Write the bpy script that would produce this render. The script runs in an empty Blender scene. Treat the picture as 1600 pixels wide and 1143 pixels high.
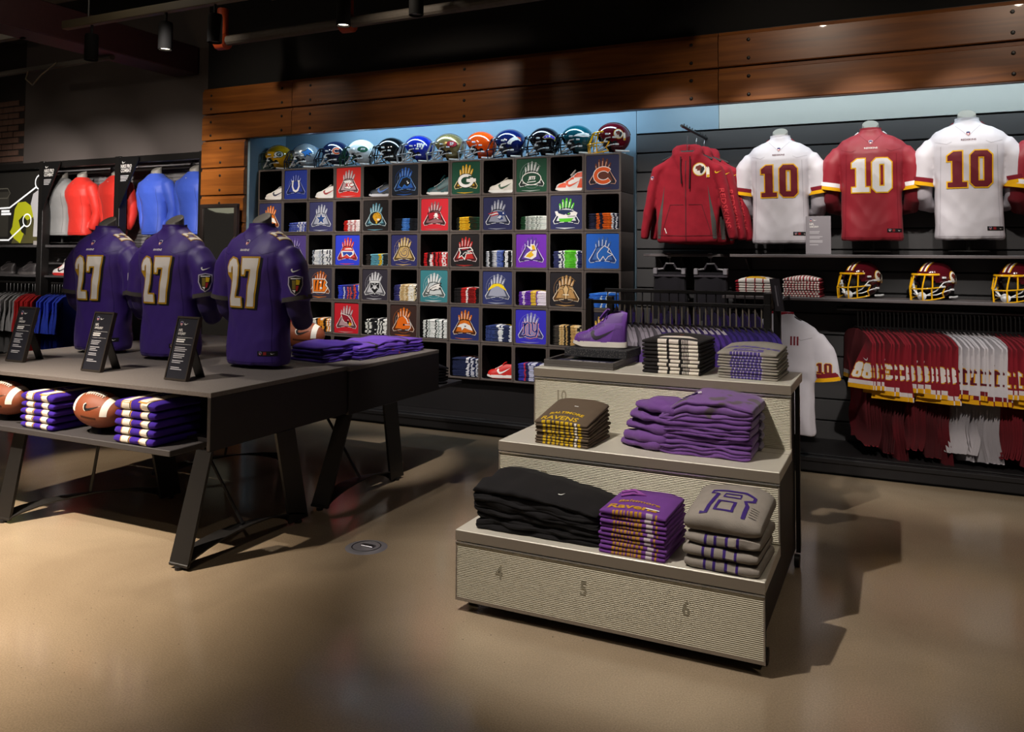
import bpy, bmesh, math, random
from mathutils import Vector, Matrix, noise
from mathutils.bvhtree import BVHTree
from mathutils.geometry import tessellate_polygon
random.seed(7)
sc = bpy.context.scene
COL = sc.collection
PI = math.pi
R = math.radians
# ------------------------------------------------------------------ camera
CF, CYAW, CPIT, CROLL, CSH, CZ = 1272.58, R(25.475), R(2.528), R(.372), 229.39, 1.5
_fw = Vector((-math.sin(CYAW), math.cos(CYAW), 0)); _rt = Vector((math.cos(CYAW), math.sin(CYAW), 0)); _up = Vector((0, 0, 1))
CFW = _fw*math.cos(CPIT)+_up*math.sin(CPIT); _u0 = _up*math.cos(CPIT)-_fw*math.sin(CPIT)
CR = _rt*math.cos(CROLL)+_u0*math.sin(CROLL); CU = _u0*math.cos(CROLL)-_rt*math.sin(CROLL)
cam = bpy.data.cameras.new('camera'); camo = bpy.data.objects.new('camera', cam); COL.objects.link(camo)
cam.sensor_fit = 'HORIZONTAL'; cam.sensor_width = 36; cam.lens = CF/1600*36; cam.shift_y = -CSH/1600
cam.clip_start = .05; cam.clip_end = 100
camo.matrix_world = Matrix(((CR.x, CU.x, -CFW.x, 0), (CR.y, CU.y, -CFW.y, 0), (CR.z, CU.z, -CFW.z, CZ), (0, 0, 0, 1)))
sc.camera = camo
def ray(px, py): return CFW+CR*((px-800)/CF)-CU*((py-571.5+CSH)/CF)
def atY(px, py, y):
    d = ray(px, py); return Vector((0, 0, CZ))+d*(y/d.y)
def atZ(px, py, z):
    d = ray(px, py); return Vector((0, 0, CZ))+d*((z-CZ)/d.z)
# ------------------------------------------------------------------ world, exposure, lights
w = bpy.data.worlds.new('world'); sc.world = w; w.use_nodes = True
w.node_tree.nodes['Background'].inputs[0].default_value = (1, .86, .75, 1)
w.node_tree.nodes['Background'].inputs[1].default_value = .03
sc.view_settings.view_transform = 'Standard'; sc.view_settings.look = 'None'
sc.view_settings.exposure = 0; sc.view_settings.gamma = 1; sc.view_settings.use_curve_mapping = False
WARM = (1, .86, .70); NEUT = (1, .93, .86); COOL = (.55, .82, 1); BLUE = (.25, .62, 1)
def spot(name, loc, tgt, p, deg, blend=.4, col=WARM, r=.04):
    l = bpy.data.lights.new(name, 'SPOT'); l.energy = p; l.spot_size = R(deg); l.spot_blend = blend; l.color = col; l.shadow_soft_size = r
    o = bpy.data.objects.new(name, l); COL.objects.link(o); o.location = loc
    o.rotation_euler = (Vector(tgt)-Vector(loc)).to_track_quat('-Z', 'Y').to_euler()
    return o
def area(name, loc, tgt, p, sx, sy, col):
    l = bpy.data.lights.new(name, 'AREA'); l.shape = 'RECTANGLE'; l.size = sx; l.size_y = sy; l.energy = p; l.color = col
    o = bpy.data.objects.new(name, l); COL.objects.link(o); o.location = loc
    o.rotation_euler = (Vector(tgt)-Vector(loc)).to_track_quat('-Z', 'Y').to_euler()
    return o
spot('key_riser', (-1.9, 1.7, 4.0), (-1.05, 3.6, .62), 860, 42, .6, NEUT)
spot('key_table', (-4.4, 1.5, 4.0), (-3.9, 3.7, .8), 540, 48, .5, NEUT)
spot('fill_table', (-4.6, 4.7, 4.0), (-3.6, 3.6, .8), 170, 60, .6, WARM)
spot('rear_table', (-2.6, 4.0, 4.0), (-3.35, 4.75, .85), 420, 22, .6, NEUT)
spot('floor_pool_left', (-4.7, .9, 4.0), (-4.3, 1.85, 0), 2700, 58, 1, WARM)
spot('floor_pool_mid', (-1.8, .2, 4.0), (-2.0, 1.7, 0), 170, 80, 1, WARM)
spot('floor_pool_right', (.9, 2.0, 4.0), (.4, 4.0, 0), 170, 60, .5, WARM)
spot('floor_side_left', (-8.6, 4.0, 3.9), (-4.9, 4.0, 0), 800, 15, .6, WARM)
for i, x in enumerate((-5.2, -4.2, -3.2, -2.2)): spot('cubby_spot', (x+.2, 3.8, 3.7), (x, 6.3, 1.30), 310, 42, .8, NEUT)
for i, x in enumerate((-1.5, -.8, -.15, .5)): spot('jersey_spot', (x-.2, 4.4, 3.9), (x, 6.5, 1.80), 220, 26, .7, NEUT)
spot('rack_spot', (.4, 3.0, 3.0), (.3, 6.2, .5), 330, 34, .6, NEUT)
spot('purple_rack_spot', (-1.6, 3.3, 4.0), (-1.2, 5.0, 1.0), 190, 34, .7, NEUT)
spot('column_spot', (-6.0, 4.6, 3.7), (-6.18, 6.15, 2.0), 200, 34, .8, WARM)
for x in (-5.6, -3.4, -.6, .9): spot('header_spot', (x, 4.6, 3.6), (x-.1, 6.15, 2.75), 30, 76, 1, WARM)
for x in (-9.4, -8.4, -7.3): spot('bay_spot', (x+2.0, 3.7, 3.0), (x, 6.6, 2.0), 330, 36, .8, NEUT)
for x in (-9.9, -8.6, -7.3): spot('plaster_spot', (x, 3.6, 3.3), (x, 6.42, 2.6), 22, 44, 1, WARM)
spot('bay_low_spot', (-7.4, 2.2, 3.3), (-9.3, 6.3, .95), 420, 22, .7, NEUT)
area('cove_left', (-3.6, 6.33, 2.80), (-3.6, 6.75, 2.45), 20, 3.2, .06, (.55, .8, 1))
area('cove_right', (1.0, 6.33, 2.80), (1.0, 6.75, 2.45), 22, 5.6, .06, (.82, .95, 1))
for x, y in ((-5.6, 4.2), (-7.9, 4.3)):  # weak fill points added to lift the dark ceiling deck, no fixture of their own
    p_ = bpy.data.lights.new('ceiling_fill', 'POINT'); p_.energy = 4; p_.color = WARM; p_.shadow_soft_size = .1
    o_ = bpy.data.objects.new('ceiling_fill', p_); COL.objects.link(o_); o_.location = (x, y, 3.85)
# ------------------------------------------------------------------ materials
def lin(h):
    h = h.lstrip('#'); c = [int(h[i:i+2], 16)/255 for i in (0, 2, 4)]
    return tuple((x/12.92 if x <= .04045 else ((x+.055)/1.055)**2.4) for x in c)+(1,)
_M = {}
def mat(name, hexc, rough=.6, metal=0, spec=.5, var=0, vscale=30, bump=0, bscale=300, coat=0, sheen=0, emit=0):
    if name in _M: return _M[name]
    m = bpy.data.materials.new(name); m.use_nodes = True; nt = m.node_tree; b = nt.nodes['Principled BSDF']
    c = lin(hexc); b.inputs['Base Color'].default_value = c; b.inputs['Roughness'].default_value = rough
    b.inputs['Metallic'].default_value = metal; b.inputs['Specular IOR Level'].default_value = spec
    b.inputs['Coat Weight'].default_value = coat; b.inputs['Sheen Weight'].default_value = sheen
    if emit: b.inputs['Emission Color'].default_value = c; b.inputs['Emission Strength'].default_value = emit
    if var or bump:
        tc = nt.nodes.new('ShaderNodeTexCoord')
    if var:
        n = nt.nodes.new('ShaderNodeTexNoise'); n.inputs['Scale'].default_value = vscale; n.inputs['Detail'].default_value = 5
        nt.links.new(tc.outputs['Object'], n.inputs['Vector'])
        h = nt.nodes.new('ShaderNodeMixRGB'); h.inputs[1].default_value = tuple(x*(1-var) for x in c[:3])+(1,); h.inputs[2].default_value = tuple(min(1, x*(1+var)) for x in c[:3])+(1,)
        nt.links.new(n.outputs['Fac'], h.inputs[0]); nt.links.new(h.outputs[0], b.inputs['Base Color'])
    if bump:
        n2 = nt.nodes.new('ShaderNodeTexNoise'); n2.inputs['Scale'].default_value = bscale; n2.inputs['Detail'].default_value = 3
        nt.links.new(tc.outputs['Object'], n2.inputs['Vector'])
        bp = nt.nodes.new('ShaderNodeBump'); bp.inputs['Strength'].default_value = bump; bp.inputs['Distance'].default_value = .004
        nt.links.new(n2.outputs['Fac'], bp.inputs['Height']); nt.links.new(bp.outputs[0], b.inputs['Normal'])
    _M[name] = m
    return m
def fab(hexc, var=.12): return mat('fabric_'+hexc, hexc, .85, spec=.18, var=var, vscale=18, bump=.25, bscale=260, sheen=.03)
def mesh_fab(hexc): return mat('sport_'+hexc, hexc, .5, spec=.45, var=.06, vscale=14, bump=.12, bscale=420, sheen=.05)
def ink(hexc): return mat('print_'+hexc, hexc, .6, spec=.3)
def gloss(hexc, metal=0): return mat('gloss_'+hexc, hexc, .12 if not metal else .25, metal=metal, coat=1)
def plast(hexc, rough=.4): return mat('plastic_'+hexc, hexc, rough)
BLACK = mat('black_laminate', '#1b191a', .5, spec=.35, var=.08, vscale=9)
DARK = mat('cubby_black', '#574e4a', .5, spec=.4)
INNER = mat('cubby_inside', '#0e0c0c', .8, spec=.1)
STEEL = mat('steel', '#8d8d90', .3, 1)
FRM = mat('dark_metal', '#191716', .42, spec=.5)
BLACKP = ink('#121114'); WHITEP = ink('#e9e6e2')
def wood():
    if 'wood' in _M: return _M['wood']
    m = bpy.data.materials.new('plank_wood'); m.use_nodes = True; nt = m.node_tree; b = nt.nodes['Principled BSDF']
    tc = nt.nodes.new('ShaderNodeTexCoord'); mp = nt.nodes.new('ShaderNodeMapping'); mp.inputs['Scale'].default_value = (.5, 2, 9)
    oi = nt.nodes.new('ShaderNodeObjectInfo')
    ad = nt.nodes.new('ShaderNodeVectorMath'); ad.operation = 'ADD'
    nt.links.new(tc.outputs['Object'], ad.inputs[0]); nt.links.new(oi.outputs['Random'], ad.inputs[1])
    nt.links.new(ad.outputs[0], mp.inputs['Vector'])
    n = nt.nodes.new('ShaderNodeTexNoise'); n.inputs['Scale'].default_value = 2.2; n.inputs['Detail'].default_value = 9; n.inputs['Distortion'].default_value = .8
    nt.links.new(mp.outputs[0], n.inputs['Vector'])
    r = nt.nodes.new('ShaderNodeValToRGB'); e = r.color_ramp.elements
    e[0].position = .3; e[0].color = lin('#7a4419'); e[1].position = .72; e[1].color = lin('#ab672b')
    k = r.color_ramp.elements.new(.5); k.color = lin('#935520')
    nt.links.new(n.outputs['Fac'], r.inputs[0])
    n3 = nt.nodes.new('ShaderNodeTexNoise'); n3.inputs['Scale'].default_value = 1.6; n3.inputs['Detail'].default_value = 4
    nt.links.new(ad.outputs[0], n3.inputs['Vector'])
    mx = nt.nodes.new('ShaderNodeMixRGB'); mx.blend_type = 'MULTIPLY'; mx.inputs[0].default_value = .5
    nt.links.new(r.outputs[0], mx.inputs[1]); nt.links.new(n3.outputs['Fac'], mx.inputs[2])
    nt.links.new(mx.outputs[0], b.inputs['Base Color'])
    b.inputs['Roughness'].default_value = .38; b.inputs['Coat Weight'].default_value = .15
    _M['wood'] = m
    return m
def ribbed():
    if 'rib' in _M: return _M['rib']
    m = bpy.data.materials.new('ribbed_aluminium'); m.use_nodes = True; nt = m.node_tree; b = nt.nodes['Principled BSDF']
    b.inputs['Base Color'].default_value = lin('#b0a994'); b.inputs['Metallic'].default_value = .25; b.inputs['Roughness'].default_value = .48
    tc = nt.nodes.new('ShaderNodeTexCoord'); wv = nt.nodes.new('ShaderNodeTexWave'); wv.bands_direction = 'Z'; wv.inputs['Scale'].default_value = 44
    nt.links.new(tc.outputs['Object'], wv.inputs['Vector'])
    bp = nt.nodes.new('ShaderNodeBump'); bp.inputs['Strength'].default_value = .55; bp.inputs['Distance'].default_value = .006
    nt.links.new(wv.outputs['Fac'], bp.inputs['Height']); nt.links.new(bp.outputs[0], b.inputs['Normal'])
    _M['rib'] = m
    return m
def concrete():
    m = bpy.data.materials.new('polished_concrete'); m.use_nodes = True; nt = m.node_tree; b = nt.nodes['Principled BSDF']
    tc = nt.nodes.new('ShaderNodeTexCoord')
    def nz(s, d, dist=0):
        n = nt.nodes.new('ShaderNodeTexNoise'); n.inputs['Scale'].default_value = s; n.inputs['Detail'].default_value = d; n.inputs['Distortion'].default_value = dist
        nt.links.new(tc.outputs['Object'], n.inputs['Vector']); return n
    a = nz(1.1, 6, .6); c = nz(160, 3); vo = nt.nodes.new('ShaderNodeTexVoronoi'); vo.inputs['Scale'].default_value = 26
    nt.links.new(tc.outputs['Object'], vo.inputs['Vector'])
    r = nt.nodes.new('ShaderNodeValToRGB'); e = r.color_ramp.elements; e[0].position = .3; e[0].color = lin('#84735e'); e[1].position = .75; e[1].color = lin('#9f8d75')
    nt.links.new(a.outputs['Fac'], r.inputs[0])
    mx = nt.nodes.new('ShaderNodeMixRGB'); mx.blend_type = 'OVERLAY'; mx.inputs[0].default_value = .4
    nt.links.new(r.outputs[0], mx.inputs[1]); nt.links.new(c.outputs['Fac'], mx.inputs[2])
    pit = nt.nodes.new('ShaderNodeMath'); pit.operation = 'LESS_THAN'; pit.inputs[1].default_value = .055
    nt.links.new(vo.outputs['Distance'], pit.inputs[0])
    reg = nz(.8, 2); gt = nt.nodes.new('ShaderNodeMath'); gt.operation = 'GREATER_THAN'; gt.inputs[1].default_value = .58
    nt.links.new(reg.outputs['Fac'], gt.inputs[0])
    ml = nt.nodes.new('ShaderNodeMath'); ml.operation = 'MULTIPLY'; nt.links.new(pit.outputs[0], ml.inputs[0]); nt.links.new(gt.outputs[0], ml.inputs[1])
    mp = nt.nodes.new('ShaderNodeMixRGB'); mp.inputs[2].default_value = lin('#41382e')
    nt.links.new(ml.outputs[0], mp.inputs[0]); nt.links.new(mx.outputs[0], mp.inputs[1]); nt.links.new(mp.outputs[0], b.inputs['Base Color'])
    rr = nt.nodes.new('ShaderNodeMapRange'); rr.inputs[3].default_value = .09; rr.inputs[4].default_value = .2
    nt.links.new(a.outputs['Fac'], rr.inputs[0]); nt.links.new(rr.outputs[0], b.inputs['Roughness'])
    b.inputs['Specular IOR Level'].default_value = .6
    bp = nt.nodes.new('ShaderNodeBump'); bp.inputs['Strength'].default_value = .04; bp.inputs['Distance'].default_value = .002
    nt.links.new(c.outputs['Fac'], bp.inputs['Height']); nt.links.new(bp.outputs[0], b.inputs['Normal'])
    return m
# ------------------------------------------------------------------ mesh helpers
class MB:
    def __init__(s): s.v = []; s.f = []; s.mi = []; s.mats = []
    def slot(s, m):
        if m not in s.mats: s.mats.append(m)
        return s.mats.index(m)
    def add(s, vs, fs, m):
        n = len(s.v); k = s.slot(m) if not isinstance(m, (list, tuple)) else None
        s.v += [Vector(q) for q in vs]
        for i, q in enumerate(fs):
            s.f.append([n+j for j in q]); s.mi.append(k if k is not None else s.slot(m[i]))
    def box(s, x0, x1, y0, y1, z0, z1, m, bev=0):
        if bev <= 0:
            s.add([(x0,y0,z0),(x1,y0,z0),(x1,y1,z0),(x0,y1,z0),(x0,y0,z1),(x1,y0,z1),(x1,y1,z1),(x0,y1,z1)],
                  [(0,3,2,1),(4,5,6,7),(0,1,5,4),(1,2,6,5),(2,3,7,6),(3,0,4,7)], m); return
        bm = bmesh.new(); bmesh.ops.create_cube(bm, size=1)
        for q in bm.verts: q.co = Vector(((x0+x1)/2+q.co.x*(x1-x0), (y0+y1)/2+q.co.y*(y1-y0), (z0+z1)/2+q.co.z*(z1-z0)))
        bmesh.ops.bevel(bm, geom=list(bm.edges), offset=bev, segments=1, affect='EDGES', profile=.5)
        bm.verts.index_update(); s.add([q.co.copy() for q in bm.verts], [[q.index for q in f.verts] for f in bm.faces], m); bm.free()
    def loft(s, rings, m, caps=True, closed=True):
        n = len(rings[0]); vs = [p for r in rings for p in r]; fs = []
        for i in range(len(rings)-1):
            for j in range(n if closed else n-1):
                a = i*n+j; b = i*n+(j+1) % n; fs.append((a, b, b+n, a+n))
        if caps: fs.append(tuple(range(n))[::-1]); fs.append(tuple(range((len(rings)-1)*n, len(rings)*n)))
        s.add(vs, fs, m)
    def tube(s, pts, r, m, n=6, caps=True, flat=1):
        pts = [Vector(p) for p in pts]; rings = []; up = None
        for i, p in enumerate(pts):
            t = (pts[min(i+1, len(pts)-1)]-pts[max(i-1, 0)]).normalized()
            if up is None:
                up = Vector((0, 0, 1)) if abs(t.z) < .9 else Vector((0, 1, 0))
            a = t.cross(up).normalized(); up = a.cross(t).normalized()
            rr = r[i] if isinstance(r, (list, tuple)) else r
            rings.append([p+a*(rr*math.cos(2*PI*k/n))+up*(rr*flat*math.sin(2*PI*k/n)) for k in range(n)])
        s.loft(rings, m, caps)
    def lathe(s, prof, m, n=20, ax='Z', c=(0, 0, 0), caps=True):
        rings = []
        for (r, h) in prof:
            ring = []
            for k in range(n):
                a = 2*PI*k/n; u, q = r*math.cos(a), r*math.sin(a)
                ring.append(Vector(c)+Vector({'Z': (u, q, h), 'X': (h, u, q), 'Y': (q, h, u)}[ax]))
            rings.append(ring)
        s.loft(rings, m, caps)
    def prism(s, loop, f0, f1, m):
        """loop: 2-D outline; f0, f1 map (u, v) to the front and the back surface"""
        t = tessellate_polygon([[Vector((u, q, 0)) for u, q in loop]]); n = len(loop)
        s.add([f0(*p) for p in loop]+[f1(*p) for p in loop], [tuple(x) for x in t]+[tuple(i+n for i in x[::-1]) for x in t]+[(i, (i+1) % n, (i+1) % n+n, i+n) for i in range(n)], m)
    def mesh(s, name, smooth=None):
        me = bpy.data.meshes.new(name); me.from_pydata([tuple(q) for q in s.v], [], s.f)
        for m in s.mats: me.materials.append(m)
        me.polygons.foreach_set('material_index', s.mi)
        bm = bmesh.new(); bm.from_mesh(me); bmesh.ops.recalc_face_normals(bm, faces=bm.faces); bm.to_mesh(me); bm.free()
        if smooth:
            me.polygons.foreach_set('use_smooth', [True]*len(me.polygons)); me.set_sharp_from_angle(angle=R(smooth))
        me.update(); return me
    def build(s, name, parent=None, smooth=None, loc=None, rot=None):
        return obj(name, s.mesh(name, smooth), parent, loc, rot)
def obj(name, data, parent=None, loc=None, rot=None):
    o = bpy.data.objects.new(name, data); COL.objects.link(o)
    if parent: o.parent = parent
    if loc: o.location = loc
    if rot is not None: o.rotation_euler = (0, 0, rot) if not isinstance(rot, (tuple, list)) else rot
    return o
def tag(o, label=None, cat=None, group=None, kind=None):
    if label: o['label'] = label
    if cat: o['category'] = cat
    if group: o['group'] = group
    if kind: o['kind'] = kind
    return o
def thing(name, label, cat, loc=(0, 0, 0), rot=0, group=None):
    o = obj(name, None, None, loc, rot); o.empty_display_size = .1
    return tag(o, label, cat, group)
def kids(o): return [c for c in COL.objects if c.parent == o]
_KIDS = {}
def copy_tree(o, parent=None, cache=True):
    c = o.copy(); COL.objects.link(c)
    if parent: c.parent = parent
    if o.name not in _KIDS: _KIDS[o.name] = [k.name for k in kids(o)]
    for k in _KIDS[o.name]: copy_tree(bpy.data.objects[k], c)
    return c
def again(o, label, loc, rot=None, group=None, scale=None):
    c = copy_tree(o); c['label'] = label; c.location = loc
    if rot is not None: c.rotation_euler = (0, 0, rot) if not isinstance(rot, (tuple, list)) else rot
    if group: c['group'] = group
    if scale: c.scale = scale
    return c
def bvh(me): return BVHTree.FromPolygons([v.co.copy() for v in me.vertices], [tuple(p.vertices) for p in me.polygons])
def grow(loop, d):
    n = len(loop); ar = sum(loop[i][0]*loop[(i+1) % n][1]-loop[(i+1) % n][0]*loop[i][1] for i in range(n)); sg = 1 if ar > 0 else -1
    out = []
    for i in range(n):
        p, q, r = (Vector(loop[k % n]) for k in (i-1, i, i+1))
        a = (q-p).normalized(); b = (r-q).normalized(); na = Vector((a.y, -a.x))*sg; nb = Vector((b.y, -b.x))*sg
        h = na+nb
        h = h.normalized()*min(1/max(.35, h.length/2), 2.2) if h.length > .05 else na
        out.append((q.x+h.x*d, q.y+h.y*d))
    return out
TXT = {}
def load_text(strings):
    obs = []
    for (s, bold) in strings:
        c = bpy.data.curves.new('t', 'FONT'); c.body = s; c.size = 1; c.offset = bold; c.dimensions = '2D'; c.fill_mode = 'FRONT'; c.resolution_u = 2
        o = bpy.data.objects.new('t', c); COL.objects.link(o); obs.append((s, bold, o))
    dg = bpy.context.evaluated_depsgraph_get()
    for s, bold, o in obs:
        me = bpy.data.meshes.new_from_object(o.evaluated_get(dg)); me.calc_loop_triangles()
        v = [(q.co.x, q.co.y) for q in me.vertices]
        x0 = min(q[0] for q in v); x1 = max(q[0] for q in v); y0 = min(q[1] for q in v); y1 = max(q[1] for q in v)
        TXT[s] = ([((a-x0)/(y1-y0), (b-y0)/(y1-y0)) for a, b in v], [tuple(t.vertices) for t in me.loop_triangles], (x1-x0)/(y1-y0))
        bpy.data.meshes.remove(me)
    for s, bold, o in obs: c = o.data; bpy.data.objects.remove(o); bpy.data.curves.remove(c)
class Art:
    """flat print: polygons in (u, v) mapped on to a surface by fn(u, v, layer)"""
    def __init__(s, fn, maxlen=None): s.fn = fn; s.mb = MB(); s.maxlen = maxlen
    def tris(s, pts, tr, m, layer):
        out = []
        for t in tr:
            st = [[tuple(pts[i]) for i in t]]
            while st:
                a, b, c = st.pop()
                if s.maxlen:
                    e = [((a[0]-b[0])**2+(a[1]-b[1])**2, 0), ((b[0]-c[0])**2+(b[1]-c[1])**2, 1), ((c[0]-a[0])**2+(c[1]-a[1])**2, 2)]
                    L, k = max(e)
                    if L > s.maxlen**2:
                        if k == 0: h = ((a[0]+b[0])/2, (a[1]+b[1])/2); st += [[a, h, c], [h, b, c]]
                        elif k == 1: h = ((b[0]+c[0])/2, (b[1]+c[1])/2); st += [[a, b, h], [a, h, c]]
                        else: h = ((a[0]+c[0])/2, (a[1]+c[1])/2); st += [[a, b, h], [h, b, c]]
                        continue
                out.append((a, b, c))
        vs = []; ix = {}; fs = []
        for t in out:
            q = []
            for p in t:
                key = (round(p[0], 6), round(p[1], 6))
                if key not in ix:
                    ix[key] = len(vs); vs.append(s.fn(p[0], p[1], layer))
                q.append(ix[key])
            if all(vs[i] is not None for i in q): fs.append(tuple(q))
        used = sorted({i for f in fs for i in f}); re = {i: k for k, i in enumerate(used)}
        if fs: s.mb.add([vs[i] for i in used], [tuple(re[i] for i in f) for f in fs], m)
    def poly(s, loop, m, layer=1, holes=()):
        loops = [[Vector((a, b, 0)) for a, b in l] for l in (loop, *holes)]
        pts = [(p.x, p.y) for l in loops for p in l]
        s.tris(pts, tessellate_polygon(loops), m, layer)
    def ell(s, u, v, a, b, m, layer=1, n=20, rot=0):
        s.poly([(u+a*math.cos(t)*math.cos(rot)-b*math.sin(t)*math.sin(rot), v+a*math.cos(t)*math.sin(rot)+b*math.sin(t)*math.cos(rot)) for t in (2*PI*k/n for k in range(n))], m, layer)
    def stroke(s, pts, wd, m, layer=1, closed=False):
        n = len(pts); P = [Vector(p) for p in pts]; L = []; Rr = []
        for i in range(n):
            a = P[i-1] if (i or closed) else P[i]; b = P[(i+1) % n] if (i < n-1 or closed) else P[i]
            t = (b-a); t = t.normalized() if t.length else Vector((1, 0)); nn = Vector((-t.y, t.x))
            ww = wd[i] if isinstance(wd, (list, tuple)) else wd
            L.append(P[i]+nn*ww/2); Rr.append(P[i]-nn*ww/2)
        k = n if closed else n-1; pts2 = [(p.x, p.y) for p in L+Rr]; tr = []
        for i in range(k): j = (i+1) % n; tr += [(i, j, n+j), (i, n+j, n+i)]
        s.tris(pts2, tr, m, layer)
    def arc(s, u, v, r, a0, a1, wd, m, layer=1, n=16, ry=None):
        ry = ry or r
        s.stroke([(u+r*math.cos(R(a0+(a1-a0)*i/n)), v+ry*math.sin(R(a0+(a1-a0)*i/n))) for i in range(n+1)], wd, m, layer)
    def text(s, t, u, v, h, m, layer=1, align='c', sx=1, shear=0, arch=0):
        pts, tr, wd = TXT[t]; W = wd*h*sx; o = {'c': -W/2, 'l': 0, 'r': -W}[align]
        P = []
        for a, b in pts:
            x = o+a*h*sx+b*h*shear; P.append((u+x, v+b*h+(arch*(1-(2*x/W)**2) if arch else 0)))
        s.tris(P, tr, m, layer)
    def build(s, name, parent=None, smooth=None):
        return s.mb.build(name, parent, smooth) if s.mb.f else None
def onto(tree, ax='Y', eps=.0012, start=-3, shift=(0, 0)):
    """project (u, v) on to a surface: 'Y' looks along +Y (u=x, v=z), 'Z' looks down (u=x, v=y), 'X' looks along -X (u=y, v=z), '-X' along +X"""
    def fn(u, v, layer):
        u += shift[0]; v += shift[1]
        o, d = {'D': ((2*.7071+u*.7071, -2*.7071+u*.7071, v), (-.7071, .7071, 0)), 'Y': ((u, start, v), (0, 1, 0)), 'Z': ((u, v, 3), (0, 0, -1)), 'X': ((3, u, v), (-1, 0, 0)), '-X': ((-3, u, v), (1, 0, 0))}[ax]
        hit, nrm, i, dist = tree.ray_cast(Vector(o), Vector(d))
        if hit is None: return None
        return hit-Vector(d)*(eps*layer)
    return fn
SWOOSH = [(0, .30), (.03, .16), (.10, .05), (.20, 0), (.32, .02), (.60, .13), (1, .34), (.58, .21), (.36, .155), (.24, .15), (.17, .19), (.15, .26), (.18, .36), (.09, .39)]
def swoosh(a, u, v, size, m, layer=2, flip=1, rot=0):
    c, q = math.cos(rot), math.sin(rot)
    a.poly([(u+((x-.5)*c*flip-(y-.18)*q)*size, v+((x-.5)*q*flip+(y-.18)*c)*size) for x, y in SWOOSH], m, layer)
def shield(a, u, v, h, layer=2):
    o = [(-.36, .42), (-.18, .46), (0, .5), (.18, .46), (.36, .42), (.4, .1), (.34, -.2), (0, -.5), (-.34, -.2), (-.4, .1)]
    P = lambda k: [(u+x*h*k, v+y*h*k) for x, y in o]
    a.poly(P(1), ink('#d8d8dc'), layer); a.poly(P(.86), ink('#1d2c63'), layer+1)
    a.poly([(u+x*h, v+y*h) for x, y in [(-.33, .08), (.33, .08), (.28, -.16), (0, -.42), (-.28, -.16)]], ink('#b8202c'), layer+2)
    a.poly([(u+x*h, v+y*h) for x, y in [(-.12, -.25), (-.2, .05), (-.1, .05), (-.02, -.12), (0, .05), (.14, .05), (.06, -.25)]], WHITEP, layer+3)
DIG = {'1': ([(.05, 0), (.65, 0), (.65, .14), (.50, .14), (.50, 1), (.24, 1), (.05, .88), (.05, .74), (.20, .74), (.20, .14), (.05, .14)], None, .68),
       '0': ([(.14, 0), (.52, 0), (.66, .12), (.66, .88), (.52, 1), (.14, 1), (0, .88), (0, .12)], [(.24, .17), (.42, .17), (.42, .83), (.24, .83)], .68),
       '8': ([(.14, 0), (.5, 0), (.64, .12), (.64, .42), (.56, .5), (.64, .58), (.64, .88), (.5, 1), (.14, 1), (0, .88), (0, .58), (.08, .5), (0, .42), (0, .12)], [(.24, .17), (.4, .17), (.4, .40), (.24, .40)], .66),
       '3': ([(.14, 0), (.5, 0), (.64, .12), (.64, .42), (.56, .5), (.64, .58), (.64, .88), (.5, 1), (.14, 1), (0, .88), (0, .7), (.22, .7), (.22, .83), (.42, .83), (.42, .58), (.2, .58), (.2, .42), (.42, .42), (.42, .17), (.22, .17), (.22, .3), (0, .3), (0, .12)], None, .66),
       '2': ([(0, .70), (0, .80), (.08, .93), (.22, 1), (.40, .97), (.50, .84), (.48, .64), (.38, .42), (.27, .22), (.27, .17), (.52, .17), (.52, 0), (0, 0), (0, .15), (.10, .32), (.21, .52), (.26, .68), (.26, .80), (.22, .84), (.18, .80), (.17, .70)], None, .58),
       '7': ([(0, 1), (.64, 1), (.62, .86), (.36, 0), (.08, 0), (.36, .77), (.12, .77), (.08, .66), (0, .66)], None, .66)}
def digits(a, s, u, v, h, fill, edge, wd=.035, layer=2, sx=1, shadow=None):
    W = sum(DIG[c][2]*h*sx for c in s)+.06*h*(len(s)-1); x = u-W/2
    for c in s:
        lp, hole, cw = DIG[c]; P = [(x+p*h*sx, v+q*h) for p, q in lp]; H = [(x+p*h*sx, v+q*h) for p, q in hole] if hole else None
        if shadow: a.poly([(p+.05*h, q-.03*h) for p, q in grow(P, wd*h)], shadow, layer-1)
        a.poly(grow(P, wd*h), edge, layer, [grow(H, -wd*h)] if H else ())
        a.poly(P, fill, layer+1, [H] if H else ())
        x += cw*h*sx+.06*h
ORD = ['top', 'second', 'third', 'fourth', 'fifth', 'sixth', 'seventh', 'eighth', 'ninth', 'tenth', 'eleventh', 'twelfth', 'thirteenth']
load_text([('KC', .03), ('G', .06), ('JETS', .04), ('B', .05), ('R', .04), ('ny', .05), ('C', .04), ('SF', .03), ('RAVENS', .02), ('REDSKINS', .02), ('NFL', .02), ('GAME JERSEY', .02), ('LIMITED JERSEY', .02), ('ELITE JERSEY', .02),
           ('NIKE PRO', .03), ('COMBAT', .03), ('Baltimore', .02), ('Ravens', .03), ('BALTIMORE', .03), ('CONQUER', .03), ('4', .02), ('5', .02), ('6', .02), ('7', .02), ('10', .02), ('III', .02), ('Altimo', .03)])
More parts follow.
